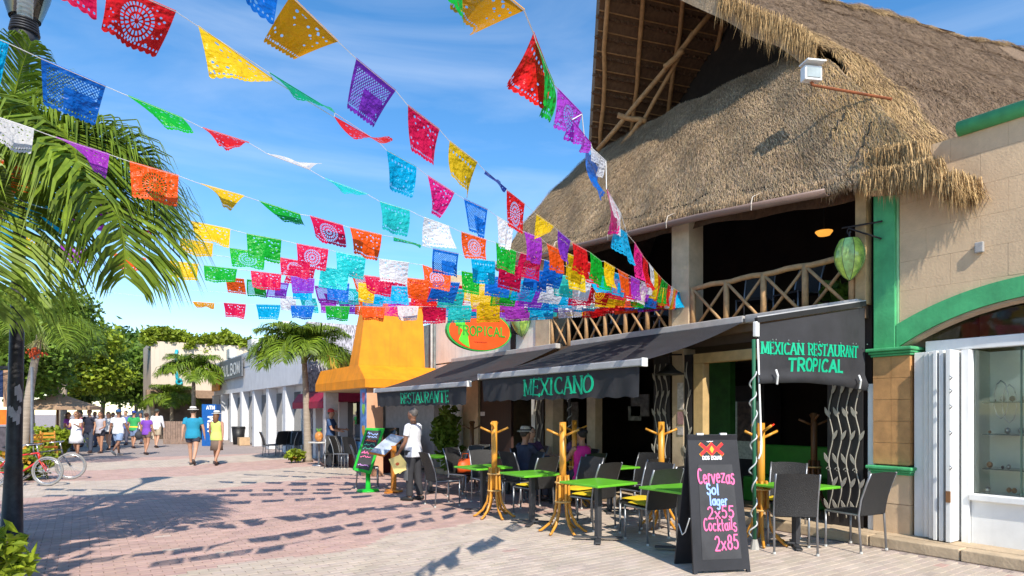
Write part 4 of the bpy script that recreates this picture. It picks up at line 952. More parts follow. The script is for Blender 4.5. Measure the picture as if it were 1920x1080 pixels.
def palm(label, base, crown, fr, trunk_r=.09, name='palm_tree', L_=1.7, fruit=None, group=None, var=None, lw=.0115):
    t = thing(name, label, 'palm', base, 0, group); cr = V(crown)-V(base)
    c = MB(); n = 26; pts = [V((cr.x*(i/n)**1.6, cr.y*(i/n)**1.6, cr.z*i/n)) for i in range(n+1)]
    c.tube(pts, [trunk_r*(1.35-.55*(i/n)+(.05 if i % 2 else 0)+(.5 if i == 0 else 0)) for i in range(n+1)], 12); c.build('trunk', PTRUNK, t, world=False, smooth=True)
    c = MB(); c.tube([cr-V((0,0,.25)),cr+V((0,0,.1)),cr+V((0,0,.4))], [trunk_r*.95,trunk_r*1.0,trunk_r*.35], 10); c.build('crownshaft', M('green crownshaft', (.22,.30,.08), .5), t, world=False, smooth=True)
    for (az, dr0, dr1, ln, mt) in fr:
        inst(frond_mesh(L_*ln, (dr0,dr1), mat=mt, nl=(var or 46), lw=lw), 'frond', t, cr+V((.03*math.cos(R(az)),.03*math.sin(R(az)),.15)), (0,0,R(az)))
    if fruit:
        c = MB(); 
        for k in range(60):
            q = cr+V(fruit)+V((random.gauss(0,.09),random.gauss(0,.09),random.gauss(0,.06))); c.ell(q,(.03,.03,.035),6,4)
        fo_ = c.build('fruit_cluster', M('red orange palm fruit', (.62,.09,.02), .4, .3), t, world=False, smooth=True); fo_['kind'] = 'stuff'
        c = MB()
        for k in range(40): c.tube([cr+V((0,0,-.15)), cr+V(fruit)+V((random.gauss(0,.13),random.gauss(0,.13),.12))], .008, 4)
        c.build('fruit_stalk', M('pale stalk', (.45,.42,.18), .7), t, world=False)
    return t
# view directions: image right is azimuth -TH-ish from +X
AR = -math.degrees(TH)                       # azimuth of image-right
cr = P(5,345,d=6.7); bs = P(-140,HZ,d=6.9)
palm('tall palm with long arching fronds at the left edge', (bs.x,bs.y,0), cr,
     [(AR+6,52,-90,1.14,None),(AR+2,40,-92,.95,None),(AR-20,22,-92,1.32,None),(AR-30,50,-88,1.1,None),(AR-55,-10,-92,1.2,None),(AR-85,10,-92,1.15,None),(AR+25,66,-70,1.0,None),(AR+70,88,45,.75,None),(AR-15,89,60,.7,None),(AR+120,60,-60,1.0,None),(AR+165,50,-80,1.1,None),(AR-140,30,-90,1.05,None)],
     .1, L_=1.95, var=95)
b2 = G(42,880); c2 = P(76,622,d=b2.x*SN+b2.y*CS)
palm('leaning palm with red fruit cluster behind the lamp post', b2, c2, [(AR+k*40+random.uniform(-10,10),random.uniform(20,60),random.uniform(-75,-50),random.uniform(.85,1.1),None) for k in range(9)]+[(AR+30,80,10,.8,None)], .1, L_=1.85, fruit=(-.12,0,-.62))
b3 = G(577,866); c3_ = P(570,668,d=b3.x*SN+b3.y*CS)
palm('short palm with one dry golden frond before the yellow cafe', b3, c3_, [(AR+k*30+random.uniform(-8,8),random.uniform(25,60),random.uniform(-80,-55),random.uniform(.9,1.12),None) for k in range(12)]+[(AR+k*45+15,random.uniform(55,78),random.uniform(-30,0),.9,None) for k in range(8)]+[(AR-10,15,-88,1.0,PALMY),(AR+60,85,40,.55,None)], .1, L_=1.9, var=56, lw=.019)
for (px, py, d_, cy, lab, L_) in ((363,842,37,702,'feathery palm in front of the beige building',2.0),(322,838,40,752,'low palm beside the far wooden fence',1.7),(120,840,29,655,'green palm rising over the beige umbrella',1.9)):
    b_ = P(px,HZ,d=d_); b_ = V((b_.x,b_.y,0)); c_ = P(px,cy,d=d_); palm(lab, b_, c_, [(AR+k*36+random.uniform(-10,10),random.uniform(20,65),random.uniform(-75,-50),random.uniform(.85,1.1),None) for k in range(10)]+[(AR+k*60,random.uniform(60,80),random.uniform(-30,10),.85,None) for k in range(6)], .11, L_=L_*1.12, var=38, lw=.028)
# shrubs
def shrub(label, loc, r, n, size, mat, name='leafy_shrub', flowers=None, elong=1.8):
    t = thing(name, label, 'shrub', loc); leafcloud([(V((random.uniform(-.4,.4)*r[0],random.uniform(-.4,.4)*r[1],r[2]*random.uniform(.55,1.1))),(r[0]*.7,r[1]*.7,r[2]*.55)) for k in range(5)], n, size, mat, 'foliage', t, world=False, elong=elong)
    c = MB()
    for k in range(6): c.tube([(0,0,0),(random.uniform(-.5,.5)*r[0],random.uniform(-.5,.5)*r[1],r[2]*1.1)], [.015,.006], 5)
    c.build('stem', BARK, t, world=False)
    if flowers: leafcloud([(V((0,0,r[2]*1.0)),(r[0]*.8,r[1]*.8,r[2]*.6))], n//12, size*.9, flowers, 'blossom', t, world=False, elong=1)
    return t
q = P(4,1080,d=5.6); shrub('bright green leafy bush at the foot of the lamp post', (q.x-.10,q.y+.05,0), (.30,.30,.46), 900, .07, LEAFY, elong=2.2)
FLR = leafmat('orange blossom', (.6,.2,.02), (.75,.4,.05), .2)
q = G(556,868); shrub('small orange flowering plant at the palm base', q, (.28,.28,.3), 700, .07, LEAFY, 'flowering_plant', FLR)
q = G(62,905); shrub('yellow green croton plants behind the bicycles', (q.x-.2,q.y+.6,0), (.6,.5,.5), 1500, .09, LEAFY, 'flowering_plant', FLR)
q = G(95,860); shrub('yellow flowering hedge under the beige umbrella', (q.x,q.y+2,0), (1.1,.9,.7), 2000, .13, LEAFY, 'flowering_plant', FLR)
shrub('broad leafy plant behind the balcony rail near the pod lantern', (9.1,4.75,2.98), (.3,.35,.35), 500, .14, LEAFG)
q = P(838,HZ,X=7.9); shrub('climbing green plant against the white restaurant wall', (q.x,q.y,.12), (.35,.45,1.15), 2200, .08, LEAFG, 'climbing_plant')

# ------------------------------------------------------------------ lamp post
lp = thing('lamp_post','black street lamp post with glass lantern and worn paint','street lamp',P(22,1014,z=0))
l0 = wloc(lp); lt = P(46,60,d=(l0.x*SN+l0.y*CS))-l0
LPM = M('worn black lamp paint', (.014,.014,.018), .45, .4, scale=9, spec=.35, col2=(.03,.03,.035)); lv = lt.normalized(); LT = lt.length
c = MB(); c.tube([(0,0,0),(0,0,.06),(0,0,.09),lv*.9,lv*.95,lv*1.0,lv*(LT-.5),lv*(LT-.35),lv*(LT-.12),lv*LT],[.17,.17,.12,.095,.105,.088,.055,.06,.13,.15],16); c.build('post', LPM, lp, world=False, smooth=True)
c = MB()
for k in range(9):
    z0 = random.uniform(1.5,1.95); a = random.uniform(-2.2,-.8); s_ = random.uniform(.02,.045); r_ = .0915-.0025*z0
    c.prism([lv*(z0+dz)+V((r_*math.cos(a+da),r_*math.sin(a+da),0)) for da, dz in ((-.2,-s_*2),(.2,-s_*1.6),(.25,s_),(.05,s_*2.6),(-.22,s_*2))], V((math.cos(a),math.sin(a),0))*.0015)
c.build('scuffed_paint', M('scuffed grey patch', (.36,.37,.42), .7, .3), lp, world=False)
c = MB()
for k in range(5): z_ = LT-.02+k*.035; c.tube([lv*z_, lv*(z_+.02)], .165-.006*k, 20)
c.build('collar', LPM, lp, world=False, smooth=True)
c = MB(); c.loft([[lv*(LT+h_)+V((r_*math.cos(k*.314),r_*math.sin(k*.314),0)) for k in range(20)] for r_, h_ in ((.17,.16),(.26,.45),(.31,.7))], False); c.build('lantern_glass', glass('lantern glass',(.92,.95,.95),.4), lp, world=False, smooth=True)
c = MB()
for k in range(5): c.tube([lv*(LT+.16+k*.06), lv*(LT+.2+k*.06)], .085, 14)
c.build('bulb_holder', WHITE, lp, world=False, smooth=True)
c = MB(); c.tube([lv*(LT+.7),lv*(LT+.78),lv*(LT+.95)],[.36,.3,.05],20); c.build('cap', LPM, lp, world=False, smooth=True)
# second slim pole behind
q = P(60,HZ,d=17.5); c = MB(); c.tube([(q.x,q.y,0),(q.x,q.y,2.9)], .035, 8); tag(c.build('slim_pole', M('grey metal pole', (.2,.22,.25), .5, metal=.5), None, loc=V((q.x,q.y,0))), 'slim grey metal pole behind leaning palm trunk', 'pole')

# ------------------------------------------------------------------ cafe furniture
def make_chair(label, cat='chair'):
    t = thing('wicker_chair', label, cat)
    W_, D_ = .46, .45
    c = MB(); c.grid(lambda f, g: V(((f-.5)*W_, (g-.5)*D_, .455-.015*math.sin(math.pi*f)*math.sin(math.pi*g))), 6, 6); c.box((0,0,.435),(W_-.01,D_-.01,.025)); c.build('seat', WICK, t, world=False, smooth=False)
    def bk(f, g, o=0): return V(((f-.5)*(W_-.01), -D_/2-.02-.05*g-.09*g*g+.045*(1-(2*f-1)**2)*-.6+o, .44+.49*g+.015*(1-(2*f-1)**2)*g))
    c = MB(); c.grid(lambda f, g: bk(f,g,0), 8, 8); c.grid(lambda f, g: bk(f,g,.02), 8, 8)
    for e in (0,1): c.grid(lambda f, g: bk(f,e,.02*g), 8, 1); c.grid(lambda f, g: bk(e,f,.02*g), 8, 1)
    c.build('backrest', WICK, t, world=False, smooth=True)
    for s_ in (-1,1):
        c = MB(); c.tube([(s_*W_/2,D_/2-.02,0),(s_*W_/2,D_/2-.02,.45)], .014, 8); c.build('leg', ALU, t, world=False, smooth=True)
        c = MB(); c.tube([(s_*W_/2,-D_/2-.03,0),(s_*W_/2,-D_/2,.44),(s_*W_/2,-D_/2-.03,.62),(s_*W_/2,-D_/2-.10,.82),(s_*W_/2,-D_/2-.15,.935)], .013, 8); c.build('leg', ALU, t, world=False, smooth=True)
        c = MB(); c.tube([(s_*W_/2,D_/2-.02,.44),(s_*W_/2,-D_/2,.44)], .013, 6); c.build('side_rail', ALU, t, world=False)
        for y_ in (D_/2-.02,-D_/2-.03): c = MB(); c.tube([(s_*W_/2,y_,.0),(s_*W_/2,y_,.025)], .018, 8); c.build('foot_cap', M('pale rubber', (.55,.55,.52), .6), t, world=False)
    return t
def make_table(label):
    t = thing('cafe_table', label, 'table')
    c = MB(); c.box((0,0,.735),(.70,.70,.03)); c.build('table_top', GREENTOP, t, world=False, bevel=.006)
    c = MB(); c.box((0,0,.38),(.07,.07,.68)); c.build('pedestal', M('charcoal steel', (.05,.05,.055), .5), t, world=False, bevel=.006)
    for k in range(2): c = MB(); c.box((0,0,.022+.0205*k),(.62,.075,.02),rz(R(45+90*k))); c.build('foot', M('charcoal steel', (.05,.05,.055)), t, world=False, bevel=.006)
    return t
def cushion(loc, rot, label, grp='yellow seat cushions'):
    c = MB(); 
    def cf(s_): return lambda f, g: V(((f-.5)*.43,(g-.5)*.42, s_*.022*(1-(2*f-1)**6)*(1-(2*g-1)**6)))
    c.grid(cf(1),10,10); c.grid(cf(-1),10,10)
    o = c.build('seat_cushion', YCUSH, None, True); o.location = V(loc)+V((0,0,.478)); o.rotation_euler = (0,0,rot); tag(o, label, 'cushion', grp)
cp = None; tp = None
def chair(x, y, rot, label, grp, z=0, cush=None):
    global cp
    if cp is None: cp = make_chair(label); o = cp; o.location = (x,y,z); o.rotation_euler = (0,0,rot); o['group'] = grp
    else: o = dup(cp, (x,y,z), rot, label, grp)
    if cush: cushion((x,y,z), rot, cush)
    return o
def table(x, y, rot, label, grp='green topped cafe tables', z=0):
    global tp
    if tp is None: tp = make_table(label); tp.location = (x,y,z); tp.rotation_euler = (0,0,rot); tp['group'] = grp; return tp
    return dup(tp, (x,y,z), rot, label, grp)
GC = 'dark wicker chairs at the restaurant tables'
rowY = [4.6,6.05,7.5,8.85]
nm = ['half hidden behind the chalkboard','between the chalkboard and the curved leg coat stand','between the two golden coat stands','just beyond the second golden coat stand']
for yy, n_ in zip(rowY, nm): table(5.45+random.uniform(-.03,.03)+(.36 if yy < 5 else 0), yy+(.42 if yy < 5 else 0), R(random.uniform(-4,4)), 'lime green square cafe table '+n_)
table(7.2,4.42,R(-6),'lime green cafe table by the corner shop pillar'); table(5.9,11.6,R(3),'lime green cafe table behind the standing waiter')
for k, (x_, y_) in enumerate(((7.2,7.7),(7.15,9.2),(7.2,10.7))): table(x_, y_, R(5*k), ['lime green table under the awning beside the iron gate','lime green table where the diners sit','lime green table near the dark plank door'][k])
chair(6.95,4.32,R(-48),'dark wicker chair with its back to the chalkboard at the corner table',GC)
chair(7.70,3.98,R(-8),'dark wicker chair nearest the corner shop pillar',GC)
chair(7.78,4.95,R(112),'dark wicker chair with yellow cushion at the back of the corner table',GC,cush='yellow cushion on the chair at the corner table')
for k, (x_, y_, r_, n_) in enumerate(((6.0,5.68,R(-8),'first'),(6.5,5.92,R(8),'second'))):
    chair(x_,y_,r_,'dark wicker chair with yellow cushion, %s of the pair beside the chalkboard table' % n_,GC,cush='plump yellow cushion on the %s chair of the pair beside the chalkboard table' % n_)
for yy, n_ in ((6.78,'beside the curved leg coat stand'),(8.18,'beside the second golden coat stand')):
    chair(6.0,yy+.02,R(6),'dark wicker chair with yellow cushion '+n_+', facing down the street',GC,cush='yellow cushion '+n_+', on the chair facing down the street')
    chair(6.25,yy-.75,R(96),'dark wicker chair with yellow cushion '+n_+', facing the street',GC,cush='yellow cushion '+n_+', on the chair facing the street')
chair(5.32,9.95,R(-95),'sunlit grey wicker chair beside the waiter, back to the street',GC)
chair(6.1,9.7,R(170),'dark wicker chair turned to the table beyond the second coat stand',GC)
chair(6.35,9.05,R(98),'dark wicker chair tucked behind the table beyond the second coat stand',GC)
chair(6.2,10.7,R(200),'dark wicker chair with blue sheen behind the waiter, pulled out',GC); chair(6.55,11.4,R(100),'dark wicker chair at the far side of the waiter table',GC); chair(5.85,12.4,R(185),'dark wicker chair at the end of the waiter table',GC)
chair(5.2,13.2,R(-110),'grey wicker chair behind the green menu board',GC)
for (x_, y_, r_, l_) in ((7.25,8.45,0,'under the woman in the pink top'),(7.2,9.9,R(180),'under the dark haired seated woman'),(7.75,9.2,R(92),'under the seated older man'),(6.62,9.35,R(-88),'under the man in the straw fedora'),(7.2,7.0,0,'empty at the table beside the iron gate, facing down the street'),(7.75,7.7,R(90),'empty between the iron gate and its table'),(7.2,11.4,R(180),'empty beside the dark coat stand'),(7.7,10.7,R(90),'empty before the dark plank door')): chair(x_,y_,r_,'dark wicker chair '+l_,GC)
for (y_, r_, l_) in ((5.5,80,'next to the leafy plant by the pod lantern'),(6.2,110,'just short of the cream column where the flags are tied'),(8.3,95,'just past the cream column where the flags are tied'),(9.6,85,'near the farther cream column')): chair(8.95,y_,R(r_),'chair on the balcony '+l_,'chairs on the restaurant balcony',z=2.98)
# far cafe chairs (dark stacked group) and little table by the palm
for k in range(6):
    q = P(508+k*12,HZ,d=23.5+.6*(k % 3)); chair(q.x,q.y,R(random.uniform(0,360)),'black chair in the cluster beside the short palm','black chairs clustered by the short palm')
for k, px in enumerate((625,645,668)): q = P(px,HZ,d=18.6); chair(q.x,q.y,R(160+k*70),'dark chair in front of the yellow cafe counter','chairs before the cafe counter')
q = P(598,HZ,d=19.6); t = thing('round_table','small pale cafe table beside the short palm','table',(q.x,q.y,0))
c = MB(); c.tube([(0,0,.71),(0,0,.74)],.33,20); c.build('table_top',M('pale laminate',(.6,.58,.54),.4),t,world=False); c = MB(); c.tube([(0,0,0),(0,0,.03),(0,0,.04),(0,0,.71)],[.22,.2,.03,.03],12); c.build('pedestal',STEEL,t,world=False,smooth=True)
q2 = V((q.x,q.y,.74)); t = thing('pineapple_vase','orange fruit shaped vase with green leaves on the pale table','vase',q2)
c = MB(); c.ell((0,0,.16),(.13,.13,.16),14,10); c.build('body',M('orange glaze',(.5,.2,.05),.4,.5,scale=14),t,world=False,smooth=True); c = MB(); [c.tube([(0,0,.28),(.09*math.cos(k),.09*math.sin(k),.42)],[.025,.004],5) for k in range(7)]; c.build('leaf_crown',M('green glaze',(.1,.3,.04),.4),t,world=False)
# coat stands
def coat_stand(x, y, label, mat=HONEY, grp='wooden coat stands', z=0, rot=0, tall=1.5, lower=True):
    t = thing('coat_stand', label, 'coat stand', (x,y,z), rot, grp)
    c = MB(); c.tube([(0,0,.45 if lower else 0),(0,0,tall)], [.046,.046], 12); c.build('post', mat, t, world=False, smooth=True)
    for k in range(4):
        a = R(45+90*k); d = V((math.cos(a),math.sin(a),0)); e = tall-.05-.07*(k % 2)
        c = MB(); c.tube([d*.04+V((0,0,e-.06)), d*.22+V((0,0,e+.02))], .017, 8); c.build('peg', mat, t, world=False, smooth=True)
    if lower:
        for k in range(6):
            a = R(20+60*k); d = V((math.cos(a),math.sin(a),0)); c = MB()
            c.tube([d*.07+V((0,0,.78)), d*.08+V((0,0,.6)), d*.085+V((0,0,.4)), d*.11+V((0,0,.25)), d*.18+V((0,0,.12)), d*.29+V((0,0,.03)), d*.33+V((0,0,.018))], [.017,.02,.02,.02,.02,.018,.016], 8); c.build('foot', mat, t, world=False, smooth=True)
        for z_ in (.42,.68):
            c = MB(); n = 18; c.tube([(.1*math.cos(2*math.pi*i/n),.1*math.sin(2*math.pi*i/n),z_) for i in range(n+1)], .014, 6); c.build('binding', M('pale rattan', (.72,.42,.14), .6), t, world=False, smooth=True)
coat_stand(5.33,8.3,'golden wood coat stand with curved feet beyond the second table')
coat_stand(5.43,6.73,'golden wood coat stand with curved feet beside the lime table nearest the chalkboard')
coat_stand(6.85,6.26,'golden wood coat stand in the second row behind the yellow cushions')
coat_stand(7.0,4.76,'golden wood coat stand beside the rope light pole',rot=R(20))
coat_stand(7.2,9.0-.4,'golden wood coat stand among the seated diners',rot=R(10))
coat_stand(7.3,12.3,'dark brown wooden coat stand near the climbing plant',DWOOD,tall=1.45)
coat_stand(9.2,5.35,'brown coat stand inside the restaurant entrance',DWOOD,z=.128)
# chalkboard A-frame
ab = thing('chalkboard_sign','black A frame beer chalkboard with pink and blue chalk prices','chalkboard',(5.37,4.12,0))
fA, fB = V((5.09,4.22,0)), V((5.65,3.96,0)); au = (fB-fA).normalized(); an = V((au.y,-au.x,0)); AH = 1.40; lean = .22
av = (V((0,0,AH))-an*lean).normalized(); AL = math.sqrt(AH*AH+lean*lean); aw = (fB-fA).length; nn_ = au.cross(av)
CHK = M('black chalkboard', (.018,.018,.022), .55, .35, scale=3, bump=.1); SLT = M('dusty slate', (.042,.042,.046), .6, .45, scale=2.2, bump=.1)
def pan(o, u, v, w, h, th_, name, mat, bev=.004):
    n = u.cross(v); c = MB(); c.prism([o,o+u*w,o+u*w+v*h,o+v*h], -n*th_); return c.build(name, mat, ab, bevel=bev)
inset = .035
c = MB(); fr_ = [fA, fB, fB-au*inset*1.2+av*AL, fA+au*inset*.6+av*AL]
c.prism([fA+au*.04, fA+au*.04+av*.03, fB-au*.04+av*.03, fB-au*.04, fB, fB-au*inset+av*AL, fA+au*inset+av*AL, fA], -nn_*.025); c.build('front_panel', CHK, ab)
b0 = fA-an*.48-au*.0; bv = (V((0,0,AH))+an*.26).normalized()
c = MB(); c.prism([b0,b0+au*aw,b0+au*(aw-inset)+bv*AL*1.0,b0+au*inset+bv*AL*1.0], an*.02); c.build('rear_panel', CHK, ab)
c = MB(); o_ = fA+au*.1+av*.14+nn_*.001; c.prism([o_,o_+au*(aw-.19),o_+au*(aw-.215)+av*.96,o_+au*.025+av*.96], nn_*.003); c.build('slate', SLT, ab)
for k in (.12,.38): c = MB(); c.box(fA+au*(k+.05)+av*(AL+.004), (.07,.03,.02), rz(math.atan2(au.y,au.x))); c.build('hinge', WHITE, ab)
c = MB(); ch0 = fA-an*.1+V((0,0,.55)); c.tube([ch0, ch0-an*.1+V((0,0,-.16)), ch0-an*.17+V((0,0,-.2)), ch0-an*.26+V((0,0,-.1))], .006, 5); c.build('chain', WHITE, ab)
PK = M('pink chalk', (.85,.16,.36), .8, .15, scale=30); BLC = M('blue chalk', (.30,.45,.85), .8, .15, scale=30); LR = M('logo red', (.65,.02,.02), .4); LO = M('logo gold', (.85,.38,.03), .4); LWH = M('logo white', (.8,.8,.8), .4)
def chalk(txt, x, y, h, tot, mat, sw=.016, j=.05, base=.005):
    c = MB(); strokes_text(c, txt, fA+au*x+av*y+nn_*base, au, av, h, h*.5, sw, jitter=j, total=tot, gap=.18); c.build('chalk_lettering', mat, ab)
chalk('Cervezas',.115,.91,.15,.40,PK); chalk('Sol',.20,.79,.11,.13,BLC,.018); chalk('lager',.225,.685,.10,.19,BLC,.016); chalk('2x55',.19,.555,.115,.29,PK); chalk('Cocktails',.14,.43,.12,.36,PK,.014); chalk('2x85',.245,.235,.14,.26,PK)
# XX emblem
c = MB(); strokes_text(c,'XX',fA+au*.165+av*1.205+nn_*.002,au,av,.11,.13,.034,total=.24,gap=-.12,th=.0015); c.build('emblem_edge',LO,ab)
c = MB(); strokes_text(c,'XX',fA+au*.17+av*1.21+nn_*.0062,au,av,.105,.12,.031,total=.235,gap=-.12,th=.002); c.build('emblem',LR,ab)
c = MB(); o_ = fA+au*.285+av*1.258+nn_*.0115; c.prism([o_-av*.04,o_+au*.026,o_+av*.04,o_-au*.026],nn_*.002); c.build('emblem_diamond',LO,ab)
chalk('DOS EQUIS',.18,1.155,.034,.21,LWH,.009,0,.002)
c = MB(); squiggle(c,fA+au*.24+av*1.335+nn_*.002,au,av,.07,.012,.005); c.build('small_lettering',LWH,ab)
# green tilted menu board on a stand
gb = thing('menu_board','tilted green framed chalk menu board on a green stand','menu board',G(690,921))
g0 = wloc(gb); dg = g0.x*SN+g0.y*CS; GBM = M('bright green paint', (.015,.42,.03), .4, .12)
c = MB(); c.tube([g0,g0+V((0,0,.03)),g0+V((0,0,.05)),g0+V((0,0,.5))],[.24,.22,.05,.045],16); c.build('stand',GBM,gb,smooth=True)
q = [P(686,802,d=dg+.22),P(721,803,d=dg+.16),P(695,889,d=dg-.1),P(661,881,d=dg-.04)]; gn = (q[1]-q[0]).cross(q[0]-q[3]).normalized()
if gn.dot(V((0,0,CAMH))-q[0]) < 0: gn = -gn
c = MB(); c.prism(q, -gn*.03); c.build('frame',GBM,gb,bevel=.006)
def bil(u, v): return q[0].lerp(q[1],u).lerp(q[3].lerp(q[2],u),v)
c = MB(); c.prism([bil(.13,.06)+gn*.002,bil(.87,.06)+gn*.002,bil(.87,.94)+gn*.002,bil(.13,.94)+gn*.002],gn*.004); c.build('slate',SLT,gb)
bu = (bil(1,.5)-bil(0,.5)).normalized(); bv_ = (bil(.5,0)-bil(.5,1)).normalized(); bw = (bil(1,.5)-bil(0,.5)).length
for k, (v_, mat, h_) in enumerate(((.16,BLC,.06),(.24,BLC,.05),(.31,M('red chalk',(.8,.12,.05),.8),.04),(.41,M('green chalk',(.1,.55,.35),.8),.07),(.50,M('green chalk',(.1,.55,.35)),.06),(.61,PK,.07),(.70,PK,.07),(.88,M('violet chalk',(.6,.3,.7),.8),.04))):
    c = MB(); squiggle(c, bil(.2,v_)+gn*.0075, bu, bv_, bw*.58, h_, .012); c.build('chalk_lettering',mat,gb)
# lectern with tilted glass menu case
lc = thing('menu_lectern','wooden post lectern with tilted glass menu case beside waiter','lectern',G(738,924))
l0 = wloc(lc); dl = l0.x*SN+l0.y*CS; ORW = M('orange stained wood', (.55,.20,.03), .4, .25, stretch=(1,1,.2))
c = MB(); c.box(l0+V((0,0,.48)),(.09,.09,.96)); c.build('post',ORW,lc,bevel=.01); c = MB(); c.box(l0+V((0,0,.02)),(.42,.1,.04),rz(.3)); c.box(l0+V((0,0,.045)),(.1,.42,.04),rz(.3)); c.build('base',ORW,lc,bevel=.01)
q = [P(692,848,d=dl-.28),P(733,813,d=dl+.22),P(759,819,d=dl+.3),P(721,854,d=dl-.2)]; ln = (q[1]-q[0]).cross(q[3]-q[0]).normalized()
if ln.z < 0: ln = -ln
c = MB(); c.prism(q, -ln*.05); c.build('case',ORW,lc)
c = MB(); qq = [a.lerp((q[0]+q[2])/2,.04)+ln*.002 for a in q]; c.prism(qq, ln*.004); c.build('menu_sheet',M('bluish menu sheet',(.40,.46,.55),.12,.35,scale=4,spec=.8),lc)
# far street furniture: bin, box, wooden fence, planter, umbrellas
def bin_(q, label):
    t = thing('litter_bin',label,'bin',q); c = MB(); c.tube([(0,0,0),(0,0,.85)],[.26,.33],16); c.build('body',BLACK,t,world=False,smooth=True); c = MB(); c.tube([(0,0,.86),(0,0,.93)],[.35,.34],16); c.build('rim',BLACK,t,world=False)
bin_(G(447,833),'black round litter bin by the white shop pillars')
c = MB(); q = G(453,834); c.box((q.x,q.y-.5,.2),(.5,.5,.4)); tag(c.build('cardboard_box',M('cardboard',(.5,.34,.2),.9),None,loc=V((q.x,q.y-.5,0))),'brown cardboard box before the litter bin','box')
c = MB(); q = P(550,HZ,d=27); c.box((q.x,q.y,.85),(.55,.5,1.0)); tag(c.build('yellow_stand',M('yellow box',(.72,.42,.03),.5),None,loc=V((q.x,q.y,0))),'yellow box stand before the shop window','stand')
wf = thing('wooden_fence','weathered wooden picket fence by the low palm','fence',G(330,836))
for k in range(10):
    q = P(308+k*4.6,HZ,d=33.5); c = MB(); c.box((q.x,q.y,.6),(.1,.05,1.2)); c.build('picket',M('weathered picket',(.26,.18,.14),.8,.3),wf)
for z_ in (.4,.95): a, b = P(306,HZ,d=33.6), P(352,HZ,d=33.6); c = MB(); c.bar((a.x,a.y,z_),(b.x,b.y,z_),.04,.09); c.build('rail',M('weathered picket',(.26,.18,.14)),wf)
def umbrella(px, py0, py1, wpx, d_, label, mat, tilt=0):
    b_ = P(px,HZ,d=d_); t = thing('parasol',label,'umbrella',(b_.x,b_.y,0)); zb = CAMH+(HZ-py1)/F*d_; zt = CAMH+(HZ-py0)/F*d_; r_ = wpx/2/F*d_
    c = MB(); n = 8
    for k in range(n):
        a0, a1 = 2*math.pi*k/n, 2*math.pi*(k+1)/n
        c.add([(0,0,zt),(r_*.5*math.cos(a0),r_*.5*math.sin(a0),zb+(zt-zb)*.47),(r_*.5*math.cos(a1),r_*.5*math.sin(a1),zb+(zt-zb)*.47),(r_*math.cos(a0),r_*math.sin(a0),zb),(r_*math.cos(a1),r_*math.sin(a1),zb),(r_*math.cos(a0),r_*math.sin(a0),zb-.12),(r_*math.cos(a1),r_*math.sin(a1),zb-.12)],[(0,1,2),(1,3,4,2),(3,5,6,4)])
    c.build('canopy',mat,t,world=False)
    for k in range(n):
        a0 = 2*math.pi*k/n; c = MB(); c.tube([(0,0,zt-.03),(r_*.97*math.cos(a0),r_*.97*math.sin(a0),zb-.02)],.012,4); c.build('rib',DWOOD,t,world=False)
    c = MB(); c.tube([(0,0,0),(0,0,zt+.08)],.045,8); c.build('pole',DWOOD,t,world=False,smooth=True); c = MB(); c.tube([(0,0,0),(0,0,.08)],.3,12); c.build('base',STEEL,t,world=False)
umbrella(108,736,763,140,26,'beige canvas parasol with dark pole over the left cafe',M('beige canvas',(.50,.33,.21),.85,.12,sub=.25))
umbrella(266,768,784,62,50,'white canvas parasol beyond the crowd',M('white canvas',(.75,.75,.75),.8,.05,sub=.2)); umbrella(293,764,780,52,54,'dark green parasol beyond the crowd',M('dark green canvas',(.02,.12,.06),.8,.1))
# market stall with orange panels at the left edge and folding chair with cushion
ms = thing('market_stall','market stall with orange panel and hanging clothes at left edge','stall',P(-8,HZ,d=19)*V((1,1,0)) if False else V((P(-8,HZ,d=19).x,P(-8,HZ,d=19).y,0)))
mo = wloc(ms)
def mface(px0,px1,py0,py1,d_,name,mat,th_=.05):
    a, b, c_, e = P(px0,py1,d=d_),P(px1,py1,d=d_),P(px1,py0,d=d_),P(px0,py0,d=d_); m_ = MB(); m_.prism([a,b,c_,e],V((SN,CS,0))*th_); return m_.build(name,mat,ms)
mface(-40,17,768,796,18.8,'orange_panel',M('orange panel',(.75,.16,.01),.5)); mface(-45,20,800,880,18.9,'base',M('dark stall base',(.07,.06,.07),.7,.4)); mface(-45,18,686,692,18.7,'rail',IRON)
for k, col in enumerate(((.04,.10,.28),(.3,.34,.4),(.03,.05,.12),(.35,.2,.12))): mface(-30+k*12,-19+k*12,694,745+(k%2)*18,18.7,'hanging_garment',M('garment %d'%k,col,.9,.3,bump=.3),.08)
for px in (-38,16): a = P(px,HZ,d=18.75); c = MB(); c.tube([(a.x,a.y,0),(a.x,a.y,3.1)],.03,6); c.build('post',IRON,ms)
for k, px in enumerate((54,92)):
    q = P(px,HZ,d=20.5+k*1.5); t = thing('wooden_chair','wooden cafe chair with orange cushion under the parasol','chair',(q.x,q.y,0),R(40+k*150),'orange cushioned chairs under the beige parasol')
    c = MB(); c.box((0,0,.45),(.45,.45,.06)); c.build('cushion',M('orange cushion',(.75,.2,.02),.8),t,world=False,bevel=.02)
    for sx in (-1,1):
        for sy in (-1,1): c = MB(); c.box((sx*.2,sy*.2,.21),(.045,.045,.42)); c.build('leg',HONEY,t,world=False)
        c = MB(); c.bar((sx*.2,-.2,.42),(sx*.2,-.33,1.0),.04,.04); c.build('back_post',HONEY,t,world=False)
    for z_ in (.65,.78,.91): c = MB(); c.box((0,-.26-.09*(z_-.65),z_),(.4,.02,.07)); c.build('back_slat',HONEY,t,world=False)
